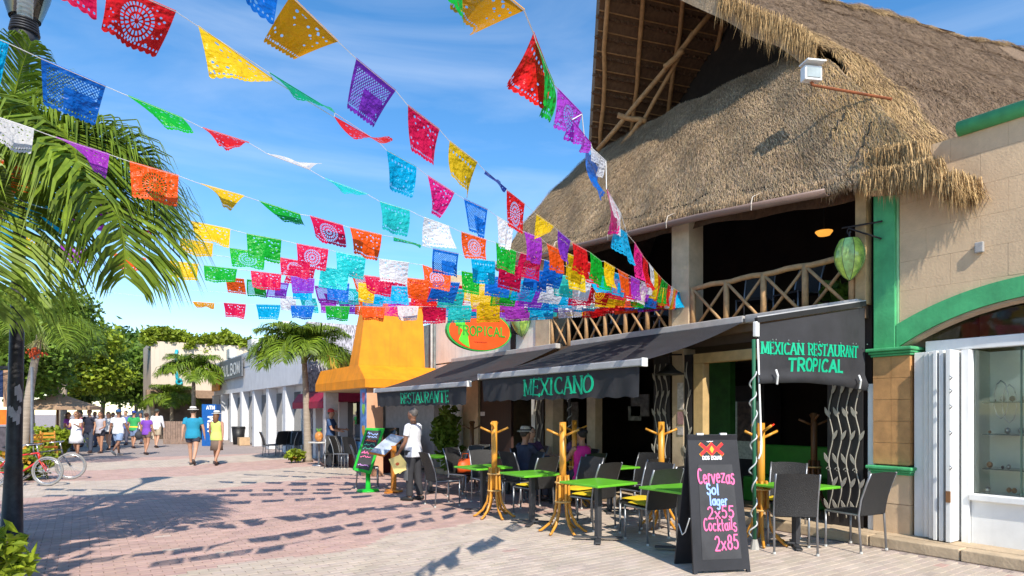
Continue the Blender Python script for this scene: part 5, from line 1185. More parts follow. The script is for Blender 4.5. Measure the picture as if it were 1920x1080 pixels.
# bicycles
def bike(label, center, dirv, mat, d_=.0):
    t = thing('bicycle',label,'bicycle',center); u = V(dirv).normalized(); w = V((0,0,1)); s_ = u.cross(w); RR = .33
    TY = M('pale grey tyre',(.24,.23,.22),.8); RM = M('chrome rim',(.6,.6,.62),.25,metal=.9)
    for x_ in (-.53,.53):
        cpt = u*x_+w*RR; c = MB(); n = 36; c.tube([cpt+(u*math.cos(2*math.pi*k/n)+w*math.sin(2*math.pi*k/n))*(RR-.025) for k in range(n+1)],.025,8,False); wh = c.build('wheel',TY,t,world=False,smooth=True)
        c = MB(); c.tube([cpt+(u*math.cos(2*math.pi*k/n)+w*math.sin(2*math.pi*k/n))*(RR-.058) for k in range(n+1)],.012,6,False); c.build('rim',RM,wh,world=False,smooth=True)
        c = MB(); [c.tube([cpt+s_*.02*(-1)**k, cpt+(u*math.cos(2*math.pi*k/18)+w*math.sin(2*math.pi*k/18))*(RR-.06)],.0025,3) for k in range(18)]; c.tube([cpt-s_*.05,cpt+s_*.05],.02,8); c.build('spoke',RM,wh,world=False)
    bb = u*-.05+w*.28; st = u*-.22+w*.72; hd = u*.34+w*.74; hd2 = u*.37+w*.58; rw = u*-.53+w*RR; fw = u*.53+w*RR
    for nm_, a, b, r_ in (('top_tube',st-w*.06,hd,.018),('down_tube',hd2,bb,.02),('seat_tube',bb,st,.017),('head_tube',hd,hd2,.022)): c = MB(); c.tube([a,b],r_,8); c.build(nm_,mat,t,world=False,smooth=True)
    for sg_ in (-1,1):
        for nm_, a, b in (('chain_stay',bb,rw),('seat_stay',st-w*.06,rw),('fork',hd2,fw)): c = MB(); c.tube([a+s_*.03*sg_,b+s_*.05*sg_],.011,6); c.build(nm_,mat,t,world=False,smooth=True)
    c = MB(); c.tube([hd,hd+w*.18+u*-.03],.014,8); c.tube([hd+w*.18+s_*.28-u*.18,hd+w*.2+s_*.12+u*.03,hd+w*.18,hd+w*.2-s_*.12+u*.03,hd+w*.18-s_*.28-u*.18],.012,8); c.build('handlebar',RM,t,world=False,smooth=True)
    c = MB(); c.tube([st,st+w*.12],.013,8); c.build('seat_post',RM,t,world=False)
    c = MB(); rot = Matrix((u,s_,w)).transposed(); c.ell(st+w*.15-u*.03,(.14,.08,.035),12,6,rot); c.build('saddle',BLACK,t,world=False,smooth=True)
    c = MB(); c.tube([bb-s_*.03,bb+s_*.03],.09,16); c.tube([bb+s_*.05,bb+s_*.05+w*-.15+u*.05],.01,5); c.box(bb+s_*.1+w*-.15+u*.05,(.09,.06,.02)); c.build('crankset',RM,t,world=False)
wc = G(85,912); bd = V((CS,-SN,0))
bike('red bicycle with pale tyres parked by the flower bed', wc-bd*.53, (bd+V((.12,.1,0))), M('red bike paint',(.62,.02,.02),.3,.08,spec=.6))
wc2 = G(112,904); bike('dark bicycle with pale tyres parked behind the red one', wc2-bd*.5+V((.1,.4,0)), (bd*.93+V((.25,.33,0))), M('dark bike paint',(.05,.05,.06),.3))
q = G(-30,912); bike('orange bicycle with dark frame tail at the stall', q-bd*.35+V((0,.5,0)), bd, M('orange bike paint',(.6,.15,.02),.3))
# ------------------------------------------------------------------ people
SKIN = [M('light skin',(.52,.29,.19),.5,.08), M('tan skin',(.40,.20,.12),.5,.08), M('brown skin',(.24,.115,.07),.5,.08)]
def remesh(mb, voxel, mat, name, par, smooth_it=4):
    me = mb.mesh(name, mat); o = bpy.data.objects.new(name, me); COL.objects.link(o)
    rm = o.modifiers.new('r','REMESH'); rm.mode = 'VOXEL'; rm.voxel_size = voxel; rm.use_smooth_shade = True
    sm = o.modifiers.new('s','SMOOTH'); sm.factor = .5; sm.iterations = smooth_it
    dg = bpy.context.evaluated_depsgraph_get(); dg.update(); nm = bpy.data.meshes.new_from_object(o.evaluated_get(dg)); o.modifiers.clear(); o.data = nm
    nm.polygons.foreach_set('use_smooth',[True]*len(nm.polygons)); nm.name = name
    if not nm.materials: nm.materials.append(mat)
    bpy.data.meshes.remove(me); o.parent = par; return o
def person(label, loc, face, H=1.72, skin=0, shirt=None, sleeve=.5, bottom=('trousers',(.1,.1,.1)), legs=((8,5),(-8,15)), arms=((5,8,15),(-5,8,15)), hair=((.05,.035,.025),'short'), hat=None, shoes=(.05,.04,.04), woman=False, vox=.02, sit=False, fat=1.0, shirt_len=.50, lean=0, dress=None, head_turn=0, hold=None, group=None, glasses=False, patch=None):
    t = thing('person', label, 'person', loc, face, group); k = H/1.72
    def S(x,y,z): return V((x*k,y*k,z*k))
    hz = .91; sw = .175 if woman else .205; hw = .10 if woman else .095
    J = {}
    for i, s_ in enumerate((-1,1)):
        a, b = (R(legs[i][0]), R(legs[i][1])); hip = V((s_*hw,0,hz)); kn = hip+V((s_*.01,math.sin(a),-math.cos(a)))*.425; an_ = kn+V((0,math.sin(a-b),-math.cos(a-b)))*.42; J['leg',s_] = (hip,kn,an_,a-b)
    low = min(J['leg',s_][2].z for s_ in (-1,1)); dz = (.075-low)
    if sit: dz = min(dz, 0) if False else dz
    for s_ in (-1,1): h_, kn, an_, aa = J['leg',s_]; J['leg',s_] = (h_+V((0,0,dz)),kn+V((0,0,dz)),an_+V((0,0,dz)),aa)
    hz += dz; ly = math.sin(R(lean)); lz = math.cos(R(lean))
    def T(x,y,z): return S(x, y+(z)*ly, hz+z*lz)      # torso space, z above hips
    for i, s_ in enumerate((-1,1)):
        f_, o_, e_ = (R(q) for q in arms[i]); sh = V((s_*sw,.46*ly+.0,hz+.475*lz)); up = V((s_*math.sin(o_),math.sin(f_)*math.cos(o_),-math.cos(f_)*math.cos(o_))); el = sh+up*.29
        fw = V((s_*math.sin(o_)*.4-s_*max(0,e_-.6)*.25,math.sin(f_+e_),-math.cos(f_+e_))).normalized(); wr = el+fw*.245; J['arm',s_] = (sh,el,wr,fw)
    body = MB()
    def ring(z, rx, ry, y=0): return [T(rx*fat*math.cos(2*math.pi*q/14), y+ry*fat*math.sin(2*math.pi*q/14), z) for q in range(14)]
    tor = [(-.10,.12,.10,0),(-.02,.165,.115,-.01),(.08,.155,.105,0),(.18,.14 if woman else .148,.10,.0),(.30,.155 if woman else .168,.11,.005),(.40,.17 if woman else .185,.105,0),(.47,.145 if woman else .16,.085,-.005),(.51,.08,.06,-.005)]
    body.loft([ring(*q) for q in tor]); body.tube([T(0,-.01,.48),T(0,.005,.56),T(0,.015,.62)],[.062*k,.055*k,.055*k],10)
    hc = T(0,.02,.70); hr = rz(R(head_turn))
    body.ell(hc,(.076*k,.094*k,.112*k),14,10); body.ell(hc+hr @ S(0,.035,-.05),(.055*k,.06*k,.06*k),10,8); body.ell(hc+hr @ S(0,.097,-.012),(.013*k,.02*k,.022*k),8,6)
    for s_ in (-1,1): body.ell(hc+hr @ S(s_*.078,-.005,-.01),(.012*k,.022*k,.03*k),8,6)
    for s_ in (-1,1):
        hip, kn, an_, aa = (q*k if isinstance(q, Vector) else q for q in J['leg',s_])
        body.tube([hip+V((0,0,.04*k)),hip.lerp(kn,.35),kn,kn.lerp(an_,.3),an_.lerp(kn,.15),an_],[.092*k*fat,.082*k*fat,.056*k,.055*k,.038*k,.038*k],10)
        fd = V((0,math.cos(min(0,aa)*.8),math.sin(min(0,aa)*.8))); body.tube([an_-fd*.05*k-V((0,0,.035*k)),an_+fd*.06*k-V((0,0,.035*k)),an_+fd*.17*k-V((0,0,.05*k))],[.036*k,.042*k,.03*k],8)
        sh, el, wr, fw = (q*k if i_ < 3 else q for i_, q in enumerate(J['arm',s_]))
        body.tube([sh+V((-s_*.03*k,0,.0)),sh+(el-sh)*.1,el,el.lerp(wr,.3),wr],[.052*k,.05*k,.039*k,.038*k,.027*k],9)
        sd = V((0,1,0)) if abs(fw.y) < .8 else V((0,0,1)); sd = (sd-fw*sd.dot(fw)).normalized(); nrm = fw.cross(sd)
        pc = wr+fw*.045*k; rot = Matrix((nrm,sd,fw)).transposed(); body.ell(pc,(.016*k,.04*k,.052*k),10,6,rot)
        for q in range(4):
            st_ = wr+fw*.08*k+sd*(.028-.0185*q)*k; ln_ = (.062,.072,.068,.052)[q]*k; cu = nrm*-s_*.3
            body.tube([st_-fw*.02*k,st_+fw*ln_*.55+cu*ln_*.12,st_+(fw*.95+cu).normalized()*ln_],[.0095*k,.009*k,.0075*k],6)
        st_ = wr+fw*.03*k+sd*.036*k; body.tube([st_-sd*.01*k,st_+sd*.02*k+fw*.025*k,st_+sd*.025*k+fw*.055*k],[.012*k,.0105*k,.008*k],6)
    remesh(body, vox, SKIN[skin], 'body', t, 2 if vox < .015 else 3)
    cv = max(vox,.014)
    if shirt is not None:
        sm = M('cloth %.2f %.2f %.2f' % shirt, shirt, .85, .12, scale=7, bump=.35, bscale=18)
        c = MB(); zb = shirt_len-.60; g_ = .016
        rows = [q for q in tor if q[0] > zb]; rows = [(zb,.165+.034,.112+.034,-.005)]+[(q[0],q[1]+g_+(.016 if q[0] < .1 else 0),q[2]+g_+(.016 if q[0] < .1 else 0),q[3]) for q in rows]
        c.loft([ring(*q) for q in rows])
        for s_ in (-1,1):
            sh, el, wr, fw = (q*k if i_ < 3 else q for i_, q in enumerate(J['arm',s_]))
            if sleeve > 0:
                pts = [sh+V((-s_*.05*k,0,.005)), sh, sh.lerp(el,min(1,sleeve))]; rr = [.066*k,.064*k,.062*k]
                if sleeve > 1: pts.append(el.lerp(wr,min(.97,sleeve-1))); rr = [.066*k,.064*k,.054*k,.042*k]
                c.tube(pts, rr, 10)
        remesh(c, cv, sm, 'shirt', t, 2)
        if patch: 
            c = MB(); c.loft([ring(q[0],q[1]+.045,q[2]+.042,q[3]) for q in [(patch[1],)+tor[3][1:],(patch[2],)+tor[3][1:]]]); c.build('shirt_band',M('cloth band',patch[0],.85),t,world=False,smooth=True)
    kind, bc = bottom; bm = M('cloth %.2f %.2f %.2f' % bc, bc, .85, .15, scale=7, bump=.35, bscale=18)
    if kind in ('trousers','shorts','longshorts'):
        c = MB(); c.loft([ring(z_,rx+.018,ry+.018,y_) for z_,rx,ry,y_ in [(-.13,.125,.105,0),(-.10,.15,.105,-.005),(-.02,.166,.113,-.01),(.06,.158,.105,0)]]); fr_ = {'trousers':2.0,'shorts':.5,'longshorts':.85}[kind]
        for s_ in (-1,1):
            hip, kn, an_, aa = (q*k if isinstance(q, Vector) else q for q in J['leg',s_])
            if fr_ > 1: c.tube([hip+V((0,0,.03*k)),hip.lerp(kn,.35),kn,kn.lerp(an_,.5),an_-(an_-kn)*.03],[.108*k*fat,.1*k*fat,.078*k,.07*k,.066*k],10)
            else: c.tube([hip+V((0,0,.03*k)),hip.lerp(kn,fr_*.5),hip.lerp(kn,fr_)],[.11*k*fat,.108*k*fat,.1*k*fat],10)
        remesh(c, cv, bm, kind if kind != 'longshorts' else 'shorts', t, 2)
    else:
        c = MB(); z1 = {'skirt':-.42,'dress':-.40}[kind]; top_ = .06 if kind == 'skirt' else .14; f_ = 1.0 if kind == 'skirt' else 1.3
        ry = [(top_,.165,.115),(-.05,.178,.13),(-.2,.185*f_,.15*f_),(z1,.19*f_,.165*f_)]
        c.loft([[T((rx+.008*math.sin(q*2.2)*(.1-z_)*2)*math.cos(2*math.pi*q/20),(r2)*math.sin(2*math.pi*q/20),z_) for q in range(20)] for z_,rx,r2 in ry]); c.build(kind,bm,t,world=False,smooth=True)
    hcol, hs_ = hair; hm = M('hair %.2f %.2f' % (hcol[0],hcol[2]), hcol, .6, .3, scale=30)
    c = MB(); c.ell(hc+hr @ S(0,-.022,.028),(.084*k,.093*k,.10*k),14,10)
    if hs_ == 'long': c.tube([hc+hr @ S(0,-.05,.04),hc+hr @ S(0,-.075,-.08),hc+hr @ S(0,-.085,-.2),hc+hr @ S(0,-.08,-.28)],[.085*k,.085*k,.075*k,.04*k],10)
    if hs_ == 'bun': c.ell(hc+hr @ S(0,-.1,.06),(.05*k,.05*k,.05*k),10,8)
    c.build('hair', hm, t, world=False, smooth=True)
    if hat:
        kindh, colh, bandc = hat; hm_ = M('hat %.2f %.2f' % (colh[0],colh[2]), colh, .8, .1)
        c = MB(); o = hc+S(0,-.005,.055)
        if kindh == 'cap': c.ell(o+S(0,-.01,.0),(.092*k,.104*k,.085*k),14,8); c.ell(o+hr @ S(0,.11,-.0),(.07*k,.075*k,.012*k),12,6)
        else:
            for z0, z1, r0, r1 in ((0,.012,.155,.15),(.012,.075,.1,.092),(.075,.1,.092,.07)): c.tube([o+S(0,0,z0),o+S(0,0,z1)],[r0*k,r1*k],20)
        c.build('hat', hm_, t, world=False, smooth=(kindh == 'cap'))
        if bandc: c = MB(); c.tube([o+S(0,0,.016),o+S(0,0,.042)],[.104*k,.102*k],20); c.build('hat_band',M('hat band',bandc,.7),t,world=False)
    fm = M('eye dark',(.02,.015,.012),.3)
    for s_ in (-1,1): c = MB(); c.ell(hc+hr @ S(s_*.03,.083,.012),(.016*k,.012*k,.008*k) if not glasses else (.03*k,.014*k,.022*k),8,6); c.build('eye' if not glasses else 'sunglass_lens',fm,t,world=False,smooth=True)
    c = MB(); c.ell(hc+hr @ S(0,.086,-.062),(.022*k,.01*k,.006*k),8,6); c.build('mouth',M('lip',(.3,.09,.07),.5),t,world=False,smooth=True)
    if shoes is not None:
        for s_ in (-1,1):
            hip, kn, an_, aa = (q*k if isinstance(q, Vector) else q for q in J['leg',s_]); fd = V((0,math.cos(min(0,aa)*.8),math.sin(min(0,aa)*.8))); c = MB()
            c.tube([an_-fd*.07*k-V((0,0,.036*k)),an_+fd*.03*k-V((0,0,.034*k)),an_+fd*.1*k-V((0,0,.042*k)),an_+fd*.19*k-V((0,0,.052*k))],[.036*k,.046*k,.046*k,.024*k],10); c.build('shoe',M('shoe %.2f' % shoes[0],shoes,.6),t,world=False,smooth=True)
    t['_']=0; del t['_']
    return t, J, k, T
def hdg(dx, dy): return math.atan2(-dx, dy)            # heading so that local +Y points to (dx,dy)
IMR = V((CS,-SN,0)); IMF = V((SN,CS,0))                # image-right and view directions on the ground
# waiter with menus
wl = G(775,938)
w_, J, k, T = person('waiter in white shirt and grey apron holding yellow menus, looking up the street', wl, hdg(*(-IMR*.9+IMF*.35)[:2]), 1.70, 2, (.72,.72,.76), .62, ('trousers',(.035,.035,.04)), legs=((3,3),(-4,4)), arms=((8,5,25),(5,9,22)), hair=((.10,.09,.085),'short'), shoes=(.02,.02,.02), vox=.009, fat=1.05)
c = MB()
def apr(f, g): a = -1.6+3.2*f; return T((.185+.02*g)*math.sin(a), .0+(.145+.03*g)*math.cos(a), .03-.56*g)
c.grid(apr, 16, 8); c.build('apron', M('grey apron cloth',(.12,.12,.125),.85,.15,bump=.3,bscale=18), w_, world=False, smooth=True)
c = MB(); c.box(T(-.06,.135,.34),(.03,.012,.012)); c.build('pen', BLACK, w_, world=False)
hnd = J['arm',-1] if False else J['arm',1]
WM = w_.matrix_basis.copy()
wp = (Matrix.Translation(V(w_.location)) @ Matrix.Rotation(w_.rotation_euler[2],4,'Z')) @ (J['arm',-1][2]*k+J['arm',-1][3]*.09)
wp2 = (Matrix.Translation(V(w_.location)) @ Matrix.Rotation(w_.rotation_euler[2],4,'Z')) @ (J['arm',1][2]*k+J['arm',1][3]*.09)
if (wp2-V((0,0,1))).dot(IMF) < (wp-V((0,0,1))).dot(IMF): wp = wp2
MEN = M('yellow menu card',(.72,.58,.22),.6,.1)
for i, (ang, off) in enumerate(((-38,0),(-22,.012))):
    t = thing('menu_card','yellow menu cards held low by the waiter','menu',wp-IMF*(.012+off)+V((0,0,-.02)),0,'menus in the waiter hand'); rr = Matrix.Rotation(R(ang),3,IMF)
    a, b = rr @ IMR, rr @ V((0,0,1)); c = MB(); c.prism([-a*.13-b*.27,a*.10-b*.27,a*.10+b*.03,-a*.13+b*.03],-IMF*.004); c.build('card',MEN,t,world=False)
    c = MB(); c.prism([-a*.015-b*.11-IMF*.0045+(a*math.cos(q*.7)*.035+b*math.sin(q*.7)*.03) for q in range(9)],-IMF*.001); c.build('emblem',M('red seal print',(.5,.1,.03),.6),t,world=False)
# strollers
person('man in teal shirt and straw hat walking away beside a woman', G(362,872), hdg(*(IMF+IMR*-.25)[:2]), 1.80, 0, (.015,.24,.38), .55, ('shorts',(.035,.04,.06)), legs=((14,4),(-14,28)), arms=((-8,12,12),(6,14,10)), hat=('fedora',(.78,.74,.66),(.03,.03,.03)), vox=.015, fat=1.12, shoes=(.06,.05,.05))
cpl = person('woman in lime top and brown shorts walking away in straw hat', G(406,872), hdg(*(IMF+IMR*.0)[:2]), 1.68, 1, (.55,.68,.16), 0, ('skirt',(.17,.12,.09)), legs=((16,4),(-12,24)), arms=((18,16,12),(-22,14,10)), hair=((.16,.07,.03),'long'), hat=('fedora',(.78,.74,.66),(.03,.03,.03)), woman=True, vox=.015, shoes=(.05,.03,.03))
person('woman in short white dress and sunglasses walking towards the restaurant', G(143,856), hdg(*(-IMF+IMR*.1)[:2]), 1.68, 1, (.74,.72,.74), .4, ('dress',(.74,.72,.74)), legs=((8,3),(-10,16)), arms=((20,6,95),(18,6,90)), hair=((.16,.05,.03),'long'), woman=True, glasses=True, shoes=(.4,.2,.12))
person('man in black shirt and dark jeans facing the street', G(168,849), hdg(*(-IMF+IMR*.1)[:2]), 1.78, 1, (.018,.018,.035), .55, ('trousers',(.05,.06,.09)), legs=((10,4),(-10,16)), arms=((8,6,20),(-6,6,12)))
person('woman in grey top and black shorts beside the black shirted man', G(188,849), hdg(*(-IMF)[:2]), 1.68, 1, (.40,.38,.42), .2, ('shorts',(.02,.02,.03)), legs=((10,4),(-10,16)), arms=((10,10,60),(-6,10,20)), hair=((.1,.05,.03),'long'), woman=True)
person('person in white top walking behind the grey topped woman', G(203,843), hdg(*(-IMF)[:2]), 1.68, 0, (.74,.74,.74), .4, ('shorts',(.06,.06,.07)), arms=((10,8,20),(-6,8,20)), woman=True, hair=((.3,.16,.06),'long'))
person('man in white shirt, blue cap and denim shorts walking away', G(222,854), hdg(*(IMF+IMR*.15)[:2]), 1.76, 2, (.74,.74,.75), .6, ('longshorts',(.24,.32,.48)), legs=((12,4),(-14,30)), arms=((-14,14,12),(10,14,20)), hat=('cap',(.02,.08,.2),None), fat=1.12, shoes=(.5,.45,.38))
person('man in green and yellow jersey with blue cap walking away', G(251,840), hdg(*IMF[:2]), 1.72, 1, (.04,.36,.10), .6, ('longshorts',(.16,.22,.36)), arms=((-8,12,15),(10,12,15)), hat=('cap',(.02,.05,.3),None), patch=((.75,.5,.03),-.09,.10), fat=1.05)
person('woman in purple top with dark shoulder bag walking away', G(275,852), hdg(*(IMF+IMR*.1)[:2]), 1.62, 1, (.20,.06,.42), .5, ('shorts',(.15,.1,.08)), arms=((-6,12,15),(6,12,15)), hair=((.06,.03,.02),'bun'), woman=True)
person('man in white long sleeved top and khaki shorts walking away', G(294,839), hdg(*IMF[:2]), 1.80, 0, (.74,.72,.75), 1.9, ('longshorts',(.42,.34,.24)), arms=((-8,9,10),(8,9,10)), hat=('cap',(.05,.06,.05),None))
person('person in purple shirt standing at the edge of the crowd', G(128,846), hdg(*IMR[:2]), 1.66, 1, (.28,.07,.45), .5, ('trousers',(.06,.06,.1)), hair=((.05,.03,.02),'long'), woman=True)
for (px, py, col, lab) in ((152,838,(.5,.1,.2),'far pedestrian in dark pink shirt'),(178,838,(.7,.25,.05),'far pedestrian in orange shirt'),(212,838,(.25,.45,.1),'far pedestrian in green shirt'),(236,834,(.1,.15,.4),'far pedestrian in blue shirt'),(264,832,(.6,.58,.55),'far pedestrian in pale shirt')):
    person(lab, G(px,py), hdg(*(-IMF)[:2]), random.uniform(1.62,1.78), random.randrange(3), col, .5, ('trousers',(.08,.08,.12)), vox=.03, arms=((10,8,15),(-8,8,15)), legs=((10,3),(-10,15)))
q = P(620,HZ,d=19.3); person('man in blue shirt and red cap working at the cafe counter', (q.x,q.y,0), hdg(*(IMR)[:2]), 1.74, 1, (.04,.08,.18), .6, ('trousers',(.03,.03,.035)), arms=((25,6,60),(20,6,60)), hat=('cap',(.45,.04,.04),None), vox=.018)
# bag of the purple-topped woman
bq = G(268,852); t = thing('shoulder_bag','dark shoulder bag carried by the purple topped woman','bag',bq+V((-.12,.02,.62))); c = MB(); c.ell((0,0,.14),(.17,.1,.16),12,8); c.build('pouch',M('dark bag',(.04,.04,.045),.7),t,world=False,smooth=True); c = MB(); c.tube([(-.1,0,.22),(-.0,.0,.6),(.14,0,.72),(.2,0,.5),(.1,0,.22)],.012,6); c.build('strap',M('dark bag',(.04,.04,.045)),t,world=False)
# seated diners
sitl = ((82,84),(84,86))
for (px, x_, y_, fc, kw, lab) in (
  (1000,6.66,9.35,(1,0),dict(shirt=(.03,.035,.06),sleeve=1.8,hat=('fedora',(.45,.40,.33),(.03,.03,.03)),skin=1),'seated man in dark jacket and straw fedora at the diners table'),
  (1035,7.2,9.9,(0,-1),dict(shirt=(.10,.05,.12),sleeve=.5,hair=((.05,.03,.02),'long'),woman=True),'seated woman with dark hair facing the street at the diners table'),
  (1060,7.78,9.2,(-1,0),dict(shirt=(.20,.10,.2),sleeve=.6,skin=0,hair=((.3,.26,.22),'short')),'seated older man behind the rope light pole'),
  (1110,7.25,8.45,(0,1),dict(shirt=(.75,.03,.28),sleeve=0,hair=((.015,.012,.012),'bun'),woman=True,skin=1),'seated woman in bright pink top with bare shoulders')):
    kw.setdefault('bottom',('trousers',(.05,.05,.07))); person(lab,(x_,y_,.015),hdg(*fc),1.68,legs=sitl,arms=((38,8,55),(42,8,50)),sit=True,vox=.015,**kw)
t = thing('handbag','bright orange handbag on the chair behind the waiter','bag',(6.2,10.7,.475)); c = MB(); c.loft([[V((a*math.cos(q*.393)**1,b*math.sin(q*.393),z_)) for q in range(16)] for a,b,z_ in ((.17,.09,0),(.18,.1,.1),(.13,.06,.26))]); c.build('body',M('orange leather',(.75,.10,.015),.5),t,world=False,smooth=True); c = MB(); c.tube([(-.09,0,.25),(-.06,0,.36),(.06,0,.36),(.09,0,.25)],.01,6); c.build('handle',M('orange leather',(.75,.10,.015)),t,world=False)

# ------------------------------------------------------------------ papel picado garlands
PC = {'red':(.72,.012,.015),'crimson':(.66,.006,.07),'orange':(.85,.10,.008),'yellow':(.85,.55,.008),'gold':(.80,.36,.005),'green':(.008,.44,.03),'teal':(.0,.40,.16),'cyan':(.0,.42,.76),'aqua':(.02,.60,.60),'blue':(.005,.15,.62),'navy':(.01,.03,.25),'purple':(.22,.035,.50),'violet':(.45,.05,.60),'pink':(.82,.02,.24),'white':(.80,.80,.82)}
FM = {}
def flagmat(col, pat):
    if (col, pat) in FM: return FM[col, pat]
    m = bpy.data.materials.new('cut %s sheet %d' % (col, pat)); m.use_nodes = True; t = m.node_tree; t.nodes.clear(); N = t.nodes.new; L = t.links.new
    def mt(op, a, b=None, c_=None):
        n = N('ShaderNodeMath'); n.operation = op
        for i, x_ in enumerate((a, b, c_)):
            if x_ is None: continue
            if isinstance(x_, (int, float)): n.inputs[i].default_value = x_
            else: L(x_, n.inputs[i])
        return n.outputs[0]
    uvn = N('ShaderNodeUVMap'); sp = N('ShaderNodeSeparateXYZ'); L(uvn.outputs[0], sp.inputs[0]); u, v = sp.outputs[0], sp.outputs[1]
    x = mt('MULTIPLY', mt('SUBTRACT', u, .5), 1.35); y = mt('SUBTRACT', v, .5)
    r = mt('SQRT', mt('ADD', mt('MULTIPLY', x, x), mt('MULTIPLY', y, y))); th = mt('DIVIDE', mt('ARCTAN2', y, x), 2*math.pi)
    def rng(a, lo, hi): return mt('MULTIPLY', mt('GREATER_THAN', a, lo), mt('LESS_THAN', a, hi))
    def petals(n, r0, r1, w): return mt('MULTIPLY', rng(mt('FRACT', mt('MULTIPLY', mt('ADD', th, 1), n)), .5-w, .5+w), rng(r, r0, r1))
    inner = mt('MULTIPLY', rng(u, .07, .93), rng(v, .10, .90))
    dots = mt('MULTIPLY', rng(mt('FRACT', mt('MULTIPLY', u, 16)), .3, .7), rng(v, .86, .90))
    if pat == 0:
        h = mt('MAXIMUM', mt('MAXIMUM', petals(10, .05, .13, .28), petals(18, .18, .26, .26)), petals(30, .30, .37, .27)); 
        vo = N('ShaderNodeTexVoronoi'); vo.inputs['Scale'].default_value = 11; L(uvn.outputs[0], vo.inputs['Vector']); h = mt('MAXIMUM', h, mt('MULTIPLY', mt('LESS_THAN', vo.outputs['Distance'], .26), mt('GREATER_THAN', r, .42)))
    elif pat == 1:
        a = mt('FRACT', mt('MULTIPLY', mt('ADD', mt('MULTIPLY', u, 1.35), v), 12)); b = mt('FRACT', mt('MULTIPLY', mt('SUBTRACT', mt('ADD', mt('MULTIPLY', u, 1.35), 2), v), 12))
        lat = mt('MULTIPLY', rng(a, .2, .8), rng(b, .2, .8)); lat = mt('MULTIPLY', lat, mt('MAXIMUM', mt('LESS_THAN', v, .38), mt('LESS_THAN', u, .36)))
        vo = N('ShaderNodeTexVoronoi'); vo.inputs['Scale'].default_value = 10; L(uvn.outputs[0], vo.inputs['Vector']); h = mt('MAXIMUM', lat, mt('MULTIPLY', mt('LESS_THAN', vo.outputs['Distance'], .24), rng(u, .72, .95)))
    elif pat == 2:
        vo = N('ShaderNodeTexVoronoi'); vo.inputs['Scale'].default_value = 9; L(uvn.outputs[0], vo.inputs['Vector']); h = mt('MAXIMUM', mt('LESS_THAN', vo.outputs['Distance'], .27), petals(8, .06, .15, .3)); h = mt('MULTIPLY', h, mt('MAXIMUM', mt('LESS_THAN', v, .3), mt('MAXIMUM', mt('GREATER_THAN', v, .66), mt('GREATER_THAN', r, .25))))
    else:
        wv = N('ShaderNodeTexVoronoi'); wv.inputs['Scale'].default_value = 7; L(uvn.outputs[0], wv.inputs['Vector']); h = mt('MULTIPLY', mt('LESS_THAN', wv.outputs['Distance'], .22), mt('GREATER_THAN', v, .55)); h = mt('MAXIMUM', h, mt('MULTIPLY', rng(mt('FRACT', mt('MULTIPLY', u, 9)), .3, .7), rng(v, .16, .22)))
    hole = mt('MAXIMUM', mt('MULTIPLY', h, inner), dots)
    sc_ = mt('GREATER_THAN', v, mt('ADD', .955, mt('MULTIPLY', .04, mt('ABSOLUTE', mt('SINE', mt('MULTIPLY', u, math.pi*9))))))
    hole = mt('MAXIMUM', hole, sc_)
    o = N('ShaderNodeOutputMaterial'); d = N('ShaderNodeBsdfPrincipled'); d.inputs['Roughness'].default_value = .33; d.inputs['Specular IOR Level'].default_value = .3
    c_ = PC[col]; oi = N('ShaderNodeObjectInfo'); hv = N('ShaderNodeHueSaturation'); hv.inputs['Color'].default_value = c3(c_)
    mr = N('ShaderNodeMapRange'); mr.inputs['To Min'].default_value = .85; mr.inputs['To Max'].default_value = 1.12; L(oi.outputs['Random'], mr.inputs[0]); L(mr.outputs[0], hv.inputs['Value']); L(hv.outputs[0], d.inputs['Base Color'])
    nz = N('ShaderNodeTexNoise'); nz.inputs['Scale'].default_value = 5; L(uvn.outputs[0], nz.inputs['Vector']); bp = N('ShaderNodeBump'); bp.inputs['Strength'].default_value = .7; bp.inputs['Distance'].default_value = .06; L(nz.outputs[0], bp.inputs['Height']); L(bp.outputs[0], d.inputs['Normal'])
    tl = N('ShaderNodeBsdfTranslucent'); L(hv.outputs[0], tl.inputs['Color']); m1 = N('ShaderNodeMixShader'); m1.inputs[0].default_value = .45; L(d.outputs[0], m1.inputs[1]); L(tl.outputs[0], m1.inputs[2])
    tp_ = N('ShaderNodeBsdfTransparent'); m2 = N('ShaderNodeMixShader'); L(hole, m2.inputs[0]); L(m1.outputs[0], m2.inputs[1]); L(tp_.outputs[0], m2.inputs[2]); L(m2.outputs[0], o.inputs[0])
    FM[col, pat] = m; return m
BX, BY = 8.33, 7.22; FH = .295; FW = .40
STR = M('white cord', (.7,.7,.68), .7)
